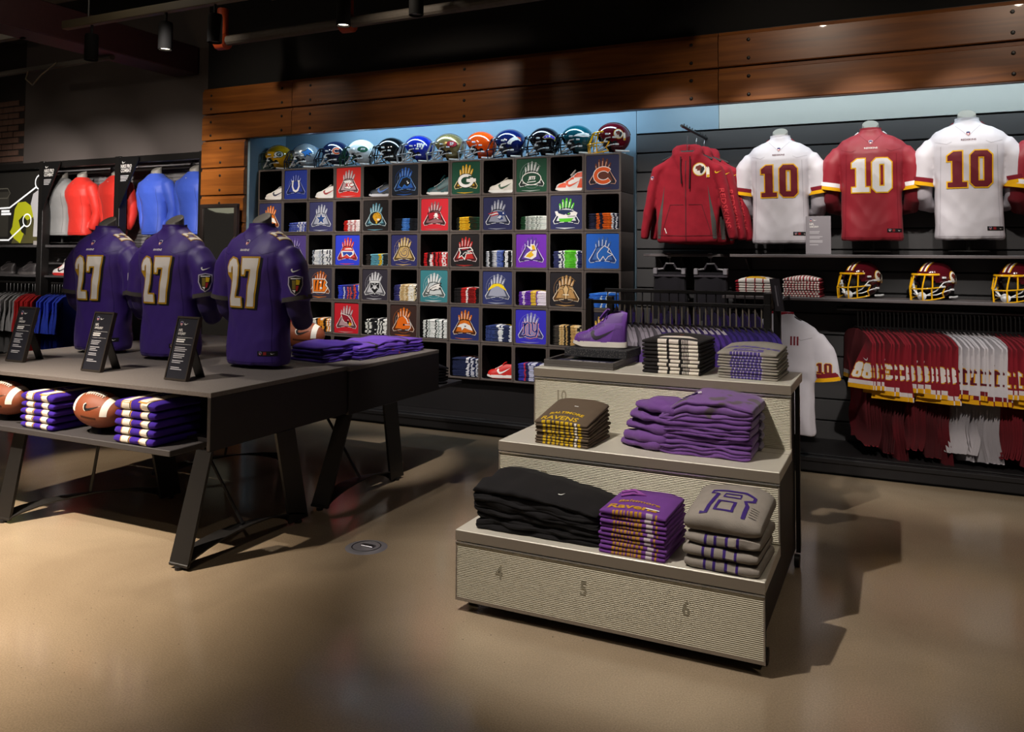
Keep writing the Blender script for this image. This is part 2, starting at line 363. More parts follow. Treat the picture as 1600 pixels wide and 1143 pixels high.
# ================================================================== the setting
X0, CW, CP, ZT, YF = -5.8412, .31775, .3207, 2.3396, 6.30
X1 = X0+12*CW; YW = 6.72
def struct(o): return tag(o, kind='structure')
def sbox(name, b, m, parent=None, bev=0):
    q = MB(); q.box(*b, m, bev); o = q.build(name, parent)
    return struct(o) if parent is None else o
sbox('floor', (-14, 6, -3, 9, -.1, 0), concrete())
CEIL = mat('ceiling_black', '#14110f', .9, var=.3, vscale=3)
sbox('ceiling', (-14, 6, -3, 9, 4.25, 4.35), CEIL)
UPW = mat('wall_upper', '#6f8797', .55, var=.05, vscale=2)
UPR = mat('wall_upper_right', '#9a9f9c', .5, var=.05, vscale=2)
SLAT = mat('slat_grey', '#3d3c3d', .5, spec=.4, var=.06, vscale=4)
wb = sbox('wall_back', (-6.0, 5, YW+.03, YW+.2, 0, 4.25), BLACK)
sbox('wall_panel', (-5.86, X1, YW, YW+.03, .2, 3.2), UPW, wb)
for a, b in ((X1+.004, -1.33), (-1.326, 1.6), (1.604, 4)):
    sbox('wall_panel', (a, b, YW, YW+.03, 2.545, 3.2), UPR if a > -1.4 else UPW, wb)
z = 2.53
while z > .2:
    sbox('slat', (X1+.004, 4, YW-.005, YW+.025, z-.153, z), SLAT, wb, .004); z -= .163
# side return of the alcove and the black soffit above the timber header
sbox('wall_return', (-5.90, -5.865, 6.20, YW+.03, 0, 2.95), UPW)
sbox('wall_soffit', (-6.47, 5, 6.215, 6.9, 3.20, 4.25), mat('soffit_black', '#0d0b0a', .9))
sbox('trim_1', (-6.47, 5, 6.21, 6.26, 2.655, 3.2), BLACK)           # backing board of the header
# timber planks: header in two courses and the end column
hd = thing('timber_header', 'long bolted brown timber plank header above the display wall', 'header', (-2, 6.15, 2.65))
def plank(x0, x1, z0, z1, parent, y=6.15):
    q = MB(); pr = [(y+.05, z0), (y+.006, z0), (y, z0+.006), (y, z1-.03), (y+.012, z1-.024), (y+.018, z1), (y+.05, z1)]
    px, py, pz = parent.location
    q.loft([[Vector((x-px, a-py, b-pz)) for a, b in pr] for x in (x0, x1)], wood())
    o = q.build('plank', parent); bp = bolts = None
    n = [x0+.12, x1-.12] if x1-x0 > 1 else [x0+.45*(x1-x0)]
    if x1-x0 > 2.5: n = [x0+.12+(x1-x0-.24)*i/2 for i in range(3)]
    if x1-x0 > 4: n = [x0+.22, x0+1.9, x1-.2]
    for bx in n:
        for bz in (z0+.05, z1-.075):
            b = MB(); b.lathe([(.0001, -.009), (.009, -.008), (.014, -.003), (.014, .004)], FRM, 8, 'Y', (bx-px, y-py, bz-pz)); b.build('bolt', o)
for z0, z1 in ((2.922, 3.185), (2.65, 2.912)):
    for a, b in ((-6.47, -5.303), (-5.297, -1.222), (-1.216, 4.2)): plank(a, b, z0, z1, hd)
cl = thing('timber_column', 'bolted brown timber plank end column left of the cubby wall', 'column', (-6.18, 6.15, 0))
for i in range(10):
    z1 = 2.64-.28*i; z0 = max(z1-.272, .02)
    if z1 > .05: plank(-6.47, -5.895, z0, z1, cl)
sbox('wall_end', (-6.47, -5.9, 6.205, YW+.1, 0, 3.2), BLACK)
# low plinth along the wall
pl = thing('plinth', 'long low black plinth running along the foot of the back wall', 'plinth', (-2, 6.06, 0))
for nm, b, bev in (('top_board', (-3.86, 5.9, 0, .645, .085, .118), .004), ('front_lip', (-3.86, 5.9, .01, .03, .022, .083), 0), ('kick_board', (-3.86, 5.9, .05, .07, 0, .06), 0), ('rear_strip', (-3.86, 5.9, .06, .09, .118, .126), .003)):
    sbox(nm, b, BLACK, pl, bev)
# left bay: dark plaster soffit, grey louvred back
PLAS = mat('plaster_dark', '#5b5350', .85, var=.1, vscale=3)
sbox('wall_left_upper', (-9.72, -6.47, 6.42, 6.9, 2.58, 4.25), PLAS)
sbox('wall_left', (-14, -6.47, 6.8, 6.95, 0, 4.25), BLACK)
# a rough brick pier shows at the upper left
bk = sbox('wall_brick', (-14, -9.72, 6.46, 6.9, 2.58, 4.25), mat('mortar', '#2a2320', .95))
bme = {}
for r in range(10):
    for c in range(7):
        x = -11.05+c*.215+(.1075 if r % 2 else 0); z = 2.62+r*.078
        if x+.205 > -9.715: continue
        q = bme.get('b')
        if q is None:
            t = MB(); t.box(0, .205, -.014, .01, 0, .064, mat('brick_red', '#6a4e42', .95, var=.35, vscale=20, bump=.5, bscale=60), .004); q = bme['b'] = t.mesh('brick')
        obj('brick', q, bk, (x, 6.46+random.uniform(-.006, .004), z))
LOUV = mat('louvre_grey', '#8a8687', .6)
lw = sbox('wall_louvre', (-9.9, -6.47, 6.79, 6.8, 1.35, 2.6), LOUV)
lm = None
for i in range(31):
    if lm is None:
        t = MB(); t.add([(-9.9, 6.775, 0), (-6.47, 6.775, 0), (-6.47, 6.79, .034), (-9.9, 6.79, .034), (-9.9, 6.79, 0), (-6.47, 6.79, 0)], [(0, 1, 2, 3), (0, 4, 5, 1)], LOUV); lm = t.mesh('slat')
    obj('slat', lm, lw, (0, 0, 1.37+i*.04))
fr = thing('wall_bay', 'dark steel upright frame of the wall bay behind the purple jerseys', 'shelving', (-8, 6.3, 0))
for x in (-9.2, -7.9, -6.62): sbox('post', (x+8-.045, x+8+.045, 0, .1, 0, 2.575), FRM, fr, .004)
for x in (-8.55, -7.24): sbox('wall_rail', (x+8-.02, x+8+.02, .44, .47, 1.3, 2.56), STEEL, fr)
for x0, x1 in ((-10.9, -9.25), (-9.15, -7.95), (-7.85, -6.65)):
    sbox('top_bar', (x0+8, x1+8, .02, .1, 2.5, 2.57), FRM, fr)
    sbox('shelf', (x0+8, x1+8, .04, .47, 1.555, 1.585), mat('bay_shelf', '#4c494a', .45), fr, .004)
    sbox('shelf', (x0+8, x1+8, .04, .47, 1.20, 1.225), mat('bay_shelf', '#4c494a', .45), fr, .004)
    q = MB(); q.tube([(x0+8, .14, 1.13), (x1+8, .14, 1.13)], .014, FRM, 8); q.build('hang_rail', fr)
# wall shelves on the right
def wshelf(label, x0, x1, y0, z, t=.022):
    s = thing('wall_shelf', label, 'shelf', (x0, y0, z-t))
    sbox('shelf_board', (0, x1-x0, 0, YW-.01-y0, 0, t), mat('shelf_metal', '#6b6465', .4, .3), s, .003)
    k = 3
    for i in range(k):
        xx = .1+(x1-x0-.25)*i/(k-1); q = MB(); q.prism([(YW-.01-y0, -.16), (YW-.01-y0, 0), (.08, 0), (.08, -.015)], lambda u, v, a=xx: Vector((a, u, v)), lambda u, v, a=xx: Vector((a+.012, u, v)), FRM); q.build('bracket', s)
    return s
wshelf('upper black wall shelf under the three white and maroon jersey torsos', -1.18, 3.6, 6.36, 1.518)
wshelf('short black wall shelf just under the hanging maroon hoodie', -1.86, -1.25, 6.36, 1.518)
wshelf('lower black wall shelf carrying the maroon helmets', -1.22, 3.6, 6.26, 1.206)
# ------------------------------------------------------------------ ceiling services
CONC = mat('ceiling_concrete', '#5d5346', .95, var=.5, vscale=6)
def beam(name, label, cat, b, m, bev=.01):
    x, y, z = (b[0]+b[1])/2, (b[2]+b[3])/2, b[4]
    s = thing(name, label, cat, (x, y, z)); q = MB(); q.box(b[0]-x, b[1]-x, b[2]-y, b[3]-y, 0, b[5]-z, m, bev); o = q.build('body', s)
    return s
beam('ceiling_beam', 'dull reddish ceiling beam running towards the wall at upper left', 'beam', (-7.15, -6.8, 2.2, 6.4, 3.42, 3.72), mat('beam_paint', '#43262a', .6, var=.2))
for x in (-9.6, -4.6, -1.9, .8): sbox('ceiling_rib', (x, x+.3, -1, 6.2, 4.0, 4.25), CEIL).__setitem__('kind', 'structure')
dk = sbox('ceiling_deck', (-9.5, -3.4, 3.9, 5.6, 4.12, 4.25), CONC)
def track(label, x0, x1, y, z, heads, live=()):
    s = thing('light_track', label, 'light track', ((x0+x1)/2, y, z)); cx = (x0+x1)/2
    sbox('channel', (x0-cx, x1-cx, -.03, .03, 0, .07), mat('track_grey', '#57503f', .6), s, .004)
    for x in (x0+.3, x1-.3):
        q = MB(); q.tube([(x-cx, 0, .07), (x-cx, 0, 4.2-z)], .008, FRM, 6); q.build('hanger_rod', s)
    for i, x in enumerate(heads):
        on = i in live
        h = thing('track_lamp', '%s black track lamp %s' % ('lit' if on else 'unlit', LAMPS.pop(0)), 'lamp', (x, y, z-.3), 0, 'track lamps')
        q = MB(); q.lathe([(.0001, .22), (.05, .22), (.055, .2), (.055, 0), (.048, 0), (.046, .03), (.0001, .03)], mat('lamp_black', '#0c0b0b', .8, spec=.2), 16); q.build('housing', h, 40)
        q = MB(); q.tube([(0, 0, .22), (0, 0, .3)], .012, FRM, 8); q.build('stem', h)
        q = MB(); q.lathe([(.0001, .012), (.045, .014)], mat('lamp_on', '#fff0d8', emit=6) if on else mat('lamp_off', '#777777', .2), 16); q.build('lens', h)
LAMPS = ['hanging left of the reddish beam', 'left of the lit lamp on the long track', 'above the timber end column', 'right of the timber end column on the track', 'on the rear track above the helmets', 'rightmost on the rear track', 'furthest left on the rear track']
track('long grey light track hanging across the upper left of the ceiling', -6.5, -3.2, 4.62, 3.42, (-6.15, -5.28, -4.75), (1,))
track('grey light track hanging at the far left of the ceiling', -9.4, -7.05, 4.64, 3.42, (-7.7,))
track('second light track hanging nearer the display wall', -4.6, -2.2, 5.05, 3.56, (-3.86, -3.2), (0,))
pi_ = thing('sprinkler_pipe', 'dark ceiling pipe with orange couplings above the timber header', 'pipe', (-4.6, 5.42, 3.4))
q = MB(); q.tube([(-.95, 0, 0), (3.6, -.06, 0)], .045, mat('pipe_grey', '#4a443d', .6, var=.3), 12); q.build('pipe', pi_)
ORG = mat('coupling_orange', '#a5401c', .5)
for x in (-.88, .5):
    q = MB(); q.lathe([(.05, -.07), (.075, -.05), (.075, .05), (.05, .07)], ORG, 12, 'X', (x, 0, 0)); q.tube([(x, 0, 0), (x-.02, .02, .3)], .05, ORG, 10); q.build('coupling', pi_, 40)
pd = thing('conduit', 'thin dark conduit crossing the ceiling at upper left', 'pipe', (-8, 5.46, 3.4))
q = MB(); q.tube([(-.8, 0, 0), (1.1, -.05, 0)], .03, mat('pipe_grey', '#4a443d', .6), 8); q.build('tube', pd)
q = MB(); q.tube([(-.2, -.02, 0), (-.12, -.1, -.12), (.02, -.12, -.2), (.12, -.1, -.1), (.3, -.06, .02)], .008, mat('cable', '#7a6e58', .6), 6); q.build('loose_cable', pd)
# floor outlet cover
fd = thing('floor_outlet', 'round metal floor outlet cover set in the concrete beside the table', 'floor box', (-2.49, 3.516, 0))
q = MB(); q.lathe([(.0001, .006), (.088, .006), (.1, .003), (.108, 0)], mat('disc_metal', '#8b888e', .5, .5), 32); q.build('cover', fd, 40)
q = MB(); q.box(-.03, .045, -.012, .02, .006, .012, STEEL, .002); q.build('latch', fd)
q = MB(); q.lathe([(.07, .0062), (.073, .0085), (.076, .0062)], FRM, 32, caps=False); q.build('groove_ring', fd)
# ================================================================== cubby wall
cub = thing('cubby_wall', 'tall black wall of square open display cubbies, twelve wide and six high', 'shelving', (X0, YF, 0))
def cubby_mesh():
    q = MB(); g = .002; t = .017; W, H, D = CW-g, CP-g, .35
    def lp(i, r, y, n=3):
        c = [(i, i), (W-i, i), (W-i, H-i), (i, H-i)]; out = []
        for k, (x, z) in enumerate(c):
            cx = x+(r if k in (0, 3) else -r); cz = z+(r if k in (0, 1) else -r)
            for j in range(n): a = R(180+90*k+90*j/(n-1)); out.append(Vector((cx+r*math.cos(a), y, cz+r*math.sin(a))))
        return out
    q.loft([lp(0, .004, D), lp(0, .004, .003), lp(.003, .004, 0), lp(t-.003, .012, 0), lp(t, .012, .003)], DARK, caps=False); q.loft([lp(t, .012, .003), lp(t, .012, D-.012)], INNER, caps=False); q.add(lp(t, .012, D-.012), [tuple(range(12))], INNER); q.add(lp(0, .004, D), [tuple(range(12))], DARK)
    return q.mesh('cubby_box', 35)
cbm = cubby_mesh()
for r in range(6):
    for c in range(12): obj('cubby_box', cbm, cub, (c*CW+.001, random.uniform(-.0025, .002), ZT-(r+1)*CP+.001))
sbox('wall_kick', (X0+.02, X1-.02, YF+.07, YF+.09, .12, .415), BLACK)
def cell(r, c): return X0+c*CW+CW/2, ZT-(r+1)*CP+.018     # centre x, floor z of an opening
# ------------------------------------------------------------------ glove pictures
def glove(a, dark, mid, light, tips=None, L=3):
    tips = tips or mid
    D, Mm, Lt, T = ink(dark), ink(mid), ink(light), ink(tips)
    for (x0, y0, x1, y1, wd) in ((-.15, .02, -.20, .24, .075), (-.08, .05, -.11, .35, .085), (.0, .05, .0, .385, .088), (.07, .05, .115, .355, .083), (.13, .04, .205, .25, .072)):
        n = 4; pts = [(x0+(x1-x0)*i/n+.02*i/n, y0+(y1-y0)*i/n) for i in range(n+1)]
        a.stroke([(p[0], p[1]) for p in pts], [wd, wd, wd, wd*.9, wd*.5], D, L)
        a.stroke([(p[0]-.004, p[1]) for p in pts], [wd*.8]*4+[wd*.42], T, L+1)
        a.stroke([(p[0]-.014, p[1]) for p in pts[:-1]], wd*.2, Lt, L+2)
    a.poly([(-.17, .10), (-.08, .13), (.08, .13), (.17, .10), (.27, -.08), (.37, -.23), (.33, -.31), (.20, -.29), (.10, -.24), (0, -.27), (-.10, -.24), (-.20, -.29), (-.33, -.31), (-.37, -.23), (-.27, -.08)], D, L+2)
    a.poly([(-.14, .08), (0, .11), (.14, .08), (.22, -.09), (.28, -.22), (.14, -.22), (0, -.24), (-.14, -.22), (-.28, -.22), (-.22, -.09)], Mm, L+3)
    for s in (-1, 1):
        a.stroke([(s*.18, .08), (s*.28, -.09), (s*.37, -.23), (s*.34, -.30), (s*.22, -.285)], [.008, .014, .018, .014, .006], Lt, L+4)
        a.stroke([(s*.06, -.255), (s*.14, -.26), (s*.2, -.27)], .012, Lt, L+4)
    a.stroke([(-.30, -.40), (-.05, -.42), (.25, -.40)], [.004, .03, .004], Mm, 2)
I = ink
def L_u(a, L): a.stroke([(-.11, .10), (-.12, -.05), (-.07, -.16), (0, -.19), (.07, -.16), (.12, -.05), (.11, .10)], [.05, .05, .06, .065, .06, .05, .05], WHITEP, L); a.stroke([(-.15, .11), (-.07, .11)], .03, WHITEP, L); a.stroke([(.07, .11), (.15, .11)], .03, WHITEP, L)
def L_kc(a, L): a.poly([(-.2, .06), (.05, .09), (.23, -.06), (.05, -.19), (-.14, -.17), (-.08, -.06)], BLACKP, L); a.poly([(-.18, .05), (.05, .075), (.205, -.06), (.05, -.175), (-.12, -.155), (-.06, -.06)], WHITEP, L+1); a.text('KC', .03, -.13, .13, I('#b01f2a'), L+2)
def L_blob(out, fill, eye, pts):
    def f(a, L):
        a.poly(grow(pts, .022), I(out), L); a.poly(pts, I(fill), L+1)
        for (u, v, r, c) in eye: a.ell(u, v, r, r*.7, I(c), L+2, 10)
    return f
def L_g(a, L): a.ell(0, -.07, .25, .19, BLACKP, L, 28); a.ell(0, -.07, .235, .175, WHITEP, L+1, 28); a.ell(.01, -.07, .15, .10, I('#123e2a'), L+2, 22); a.poly([(.02, -.02), (.30, -.02), (.30, -.10), (.15, -.12), (.02, -.10)], WHITEP, L+3); a.poly([(.08, .005), (.26, .005), (.22, .05), (.08, .05)], I('#123e2a'), L+3)
def L_jets(a, L): a.ell(0, -.08, .27, .165, WHITEP, L, 28); a.ell(0, -.08, .25, .145, I('#123e2a'), L+1, 28); a.text('JETS', 0, -.13, .11, WHITEP, L+2, sx=.9, shear=.2); a.stroke([(-.12, -.17), (.12, -.15)], .02, WHITEP, L+2)
def L_c(a, L): a.arc(.02, -.07, .2, 38, 322, .125, WHITEP, L, 22, .16); a.arc(.02, -.07, .2, 40, 320, .09, I('#d5551d'), L+1, 22, .16)
def L_star(a, L):
    P = [(math.cos(R(90+36*i))*(.17 if i % 2 == 0 else .07), -.06+math.sin(R(90+36*i))*(.17 if i % 2 == 0 else .07)) for i in range(10)]
    a.poly(grow(P, .015), WHITEP, L); a.poly(P, I('#2b4a86'), L+1)
def L_cat(a, L):
    a.ell(0, -.06, .23, .19, I('#8fb6bd'), L, 24); a.ell(0, -.06, .21, .17, BLACKP, L+1, 24); a.poly([(-.06, .06), (.08, .1), (.17, .02), (.19, -.07), (.1, -.14), (.02, -.18), (-.06, -.1), (-.1, -.02)], I('#d39a1e'), L+2)
    for u, v in ((-.02, .03), (.05, .06), (.02, -.04), (.12, .0)): a.ell(u, v, .014, .01, BLACKP, L+3, 8)
    a.ell(.09, -.1, .05, .03, WHITEP, L+3, 10); a.ell(.03, -.19, .03, .025, I('#d9b53a'), L+3, 8)
def L_flag(a, L): a.poly([(-.22, .06), (-.02, .09), (.2, .03), (.23, -.14), (.02, -.1), (-.18, -.16)], I('#3c1014'), L); a.poly([(-.19, .04), (-.02, .065), (.18, .015), (.2, -.12), (.02, -.075), (-.16, -.13)], I('#a3182a'), L+1); a.ell(.05, .0, .05, .05, WHITEP, L+2, 12); a.stroke([(-.02, -.09), (.12, -.03)], .02, WHITEP, L+2); a.stroke([(.12, -.11), (-.02, -.02)], .02, WHITEP, L+2)
def L_pat(a, L):
    for k in range(3): a.stroke([(-.27+.03*k, .0-.035*k), (-.05, .04-.03*k), (.12, .03-.02*k)], [.015, .032, .02], I('#b3212b') if k != 1 else WHITEP, L+1)
    a.poly([(-.02, .06), (.2, .05), (.24, -.04), (.12, -.06), (.16, -.14), (.05, -.16), (-.02, -.1), (.03, -.02)], I('#23356e'), L+2); a.ell(.16, .01, .022, .022, WHITEP, L+3, 5); a.poly([(-.02, -.1), (.06, -.04), (.12, -.06), (.07, -.13)], I('#cfd2d8'), L+3)
def L_hawk(a, L): a.poly([(-.3, .03), (-.1, .06), (.15, .06), (.3, -.01), (.25, -.12), (.05, -.14), (-.15, -.13), (-.27, -.06)], WHITEP, L); a.poly([(-.24, .05), (-.1, .07), (.12, .06), (.22, .02), (.05, .0), (-.05, -.06), (-.2, -.02)], I('#1d2a4e'), L+1); a.ell(.06, -.03, .06, .038, I('#1d2a4e'), L+2, 14); a.ell(.07, -.03, .035, .02, I('#58b030'), L+3, 10); a.poly([(-.2, -.15), (.2, -.14), (.12, -.23), (-.16, -.23)], I('#56c22a'), L+1); a.stroke([(.04, -.1), (.25, -.09)], .014, I('#1d2a4e'), L+2)
def L_buff(a, L): a.poly([(-.22, -.04), (-.05, .05), (.12, .06), (.23, -.02), (.22, -.12), (.1, -.2), (-.03, -.12), (-.18, -.2)], WHITEP, L); a.stroke([(-.19, .0), (.2, .0)], .035, I('#cf2f35'), L+2); a.poly([(-.17, -.05), (.16, -.05), (.18, -.11), (.08, -.17), (-.02, -.1), (-.13, -.17)], I('#2a46a8'), L+1)
def L_horn(a, L):
    P = [(.02+(.035+.013*i)*math.cos(R(200-38*i)), -.04+(.035+.013*i)*math.sin(R(200-38*i))) for i in range(11)]
    a.stroke(P, [.05+.004*i for i in range(11)], I('#26305e'), L); a.stroke(P, [.026+.003*i for i in range(11)], I('#c6a56a'), L+1)
def L_falc(a, L): P = [(-.17, .04), (.16, .07), (.2, .02), (.04, .0), (.18, -.06), (.02, -.07), (-.02, -.2), (-.1, -.11), (-.17, -.16), (-.13, -.05)]; a.poly(grow(P, .024), WHITEP, L); a.poly(P, BLACKP, L+1); a.stroke([(-.1, .02), (.1, .045)], .02, I('#a3182a'), L+2); a.stroke([(-.07, -.1), (.0, -.04), (.12, -.045)], .018, WHITEP, L+2)
def L_vik(a, L): a.poly([(-.02, .17), (.1, .16), (.16, .0), (.14, -.14), (.02, -.21), (-.2, -.16), (-.12, -.06), (-.02, .0)], WHITEP, L); a.poly([(.01, .14), (.09, .14), (.12, .02), (.02, -.03), (.08, -.1), (-.02, -.17), (-.15, -.14), (-.06, -.05), (.04, .02)], I('#e0b21c'), L+1); a.poly([(-.14, .14), (-.05, .06), (.02, .03), (-.01, .1)], WHITEP, L+2); a.stroke([(-.04, .01), (.13, .02)], .02, I('#5a2d8c'), L+2)
def L_lion(a, L):
    P = [(-.12, -.06), (-.02, .06), (.05, .12), (.16, .06), (.12, -.02), (.24, -.08), (.14, -.12), (.08, -.2), (.02, -.11), (-.06, -.22), (-.12, -.14)]
    a.poly(grow(P, .016), WHITEP, L); a.poly(P, I('#2466bd'), L+1)
def L_b(a, L):
    P = [(-.24, .1), (.16, .1), (.22, .03), (.16, -.04), (.25, -.12), (.16, -.23), (-.22, -.23)]
    a.poly(grow(P, .035), WHITEP, L); a.poly(grow(P, .012), BLACKP, L+1); a.poly(P, I('#e8781a'), L+2)
    for x in (-.15, -.03, .09): a.poly([(x, .09), (x+.05, .09), (x+.02, -.04), (x-.01, -.2), (x-.03, -.2), (x-.02, -.03)], BLACKP, L+3)
    a.ell(0.02, .03, .04, .03, WHITEP, L+4, 8); a.ell(.04, -.13, .045, .035, WHITEP, L+4, 8)
def L_shld(a, L): P = [(-.15, .11), (.15, .11), (.15, -.08), (0, -.24), (-.15, -.08)]; a.poly(grow(P, .018), I('#c9c9cb'), L); a.poly(P, BLACKP, L+1); a.poly([(-.14, .1), (.14, .1), (.14, .055), (-.14, .055)], I('#dededf'), L+2); a.ell(0, -.04, .06, .08, I('#d6d6d8'), L+2, 14); a.stroke([(-.11, -.1), (.11, .03)], .018, I('#bfbfc2'), L+3); a.stroke([(.11, -.1), (-.11, .03)], .018, I('#bfbfc2'), L+3); a.poly([(-.06, -.01), (.06, -.01), (.05, .02), (-.05, .02)], BLACKP, L+4)
def L_eag(a, L): a.poly([(-.24, -.16), (-.12, -.02), (.04, .07), (.24, .1), (.2, .03), (.26, .0), (.18, -.03), (.24, -.08), (.1, -.09), (.0, -.12), (-.12, -.1), (-.14, -.2)], BLACKP, L); a.poly([(-.21, -.14), (-.1, -.02), (.05, .05), (.2, .08), (.16, .02), (.22, -.01), (.14, -.045), (.18, -.07), (.06, -.07), (-.02, -.1), (-.12, -.07), (-.16, -.16)], WHITEP, L+1); a.stroke([(-.12, -.09), (-.02, -.03), (.08, .0)], .012, BLACKP, L+2)
def L_bolt(a, L): P = [(-.26+.52*i/12, -.06+.14*math.sin(PI*i/12)) for i in range(13)]; a.stroke(P, [.03, .04, .06, .08, .085, .06, .075, .075, .085, .08, .06, .04, .01], I('#f2d21a'), L)
def L_fleur(a, L):
    for s in (-1, 1):
        P = [(s*.02, -.12), (s*.06, .02), (s*.14, .05), (s*.2, -.01), (s*.17, -.07)]; a.stroke(P, [.03, .05, .065, .06, .02], BLACKP, L); a.stroke(P, [.016, .032, .045, .04, .01], I('#cba56f'), L+1)
        Q = [(s*.03, -.13), (s*.09, -.12), (s*.1, -.18), (s*.06, -.2)]; a.stroke(Q, .035, BLACKP, L); a.stroke(Q, .02, I('#cba56f'), L+1)
    P = [(0, .12), (.07, .02), (.03, -.1), (.02, -.22), (-.02, -.22), (-.03, -.1), (-.07, .02)]; a.poly(grow(P, .016), BLACKP, L+1); a.poly(P, I('#d8b47e'), L+2); a.stroke([(-.08, -.12), (.08, -.12)], .022, I('#f0e2c8'), L+3)
def L_card(a, L): P = [(-.18, .12), (.04, .07), (.17, -.05), (.2, -.15), (.1, -.19), (.04, -.12), (-.06, -.1), (-.13, -.02)]; a.poly(grow(P, .016), WHITEP, L); a.poly(P, I('#8f1428'), L+1); a.poly([(.1, -.1), (.2, -.15), (.13, -.22), (.07, -.17)], I('#e3a81d'), L+2); a.poly([(.02, -.06), (.1, -.09), (.07, -.18), (.03, -.13)], BLACKP, L+2); a.ell(.06, -.05, .016, .012, WHITEP, L+3, 8)
def L_helm(a, L): a.ell(0, -.05, .2, .17, I('#e46a14'), L, 22); a.stroke([(.02, .13), (.1, .06), (.16, -.06)], .03, WHITEP, L+1); a.arc(.12, -.12, .12, -110, 60, .02, I('#d8d8da'), L+2, 10); a.stroke([(.05, -.1), (.24, -.1)], .018, I('#d8d8da'), L+2); a.ell(.02, -.1, .03, .03, BLACKP, L+2, 10)
def L_hors(a, L): a.poly([(-.22, -.08), (-.1, .01), (.02, .02), (.16, -.03), (.22, -.12), (.24, -.17), (.12, -.14), (.0, -.1), (-.08, -.17), (-.1, -.09)], WHITEP, L); a.stroke([(-.12, -.01), (.02, .05), (.18, .0)], [.01, .03, .01], I('#e8781a'), L+1); a.ell(.02, -.06, .03, .018, I('#23305f'), L+1, 8)
def L_ny(a, L):
    N = [[(-.21, .08), (-.17, .1), (-.17, -.17), (-.21, -.18)], [(-.17, .02), (-.1, .1), (-.04, .08), (-.04, -.17), (0, -.19)], [(.03, .1), (.05, .07), (.06, -.08), (.12, -.12), (.18, -.06)], [(.2, .11), (.18, .08), (.18, -.1), (.14, -.22), (.0, -.25), (-.12, -.23)]]
    for wd, m, k in ((.085, I('#d2333c'), 0), (.062, I('#dfe0ea'), 1), (.042, I('#2a2f8f'), 2)):
        for P in N: a.stroke(P, wd, m, L+k)
def L_sf(a, L): a.ell(0, -.07, .24, .15, BLACKP, L, 24); a.ell(0, -.07, .225, .135, I('#b01d2b'), L+1, 24); a.text('SF', 0, -.14, .14, WHITEP, L+2)
PAN = L_blob('#2e6fc0', '#0d1016', [(.07, -.03, .022, '#c9d4e2'), (.1, -.07, .03, '#e8ecf0')], [(-.2, -.12), (-.08, .06), (.06, .09), (.18, .03), (.18, -.09), (.07, -.17), (-.02, -.1), (-.1, -.2)])
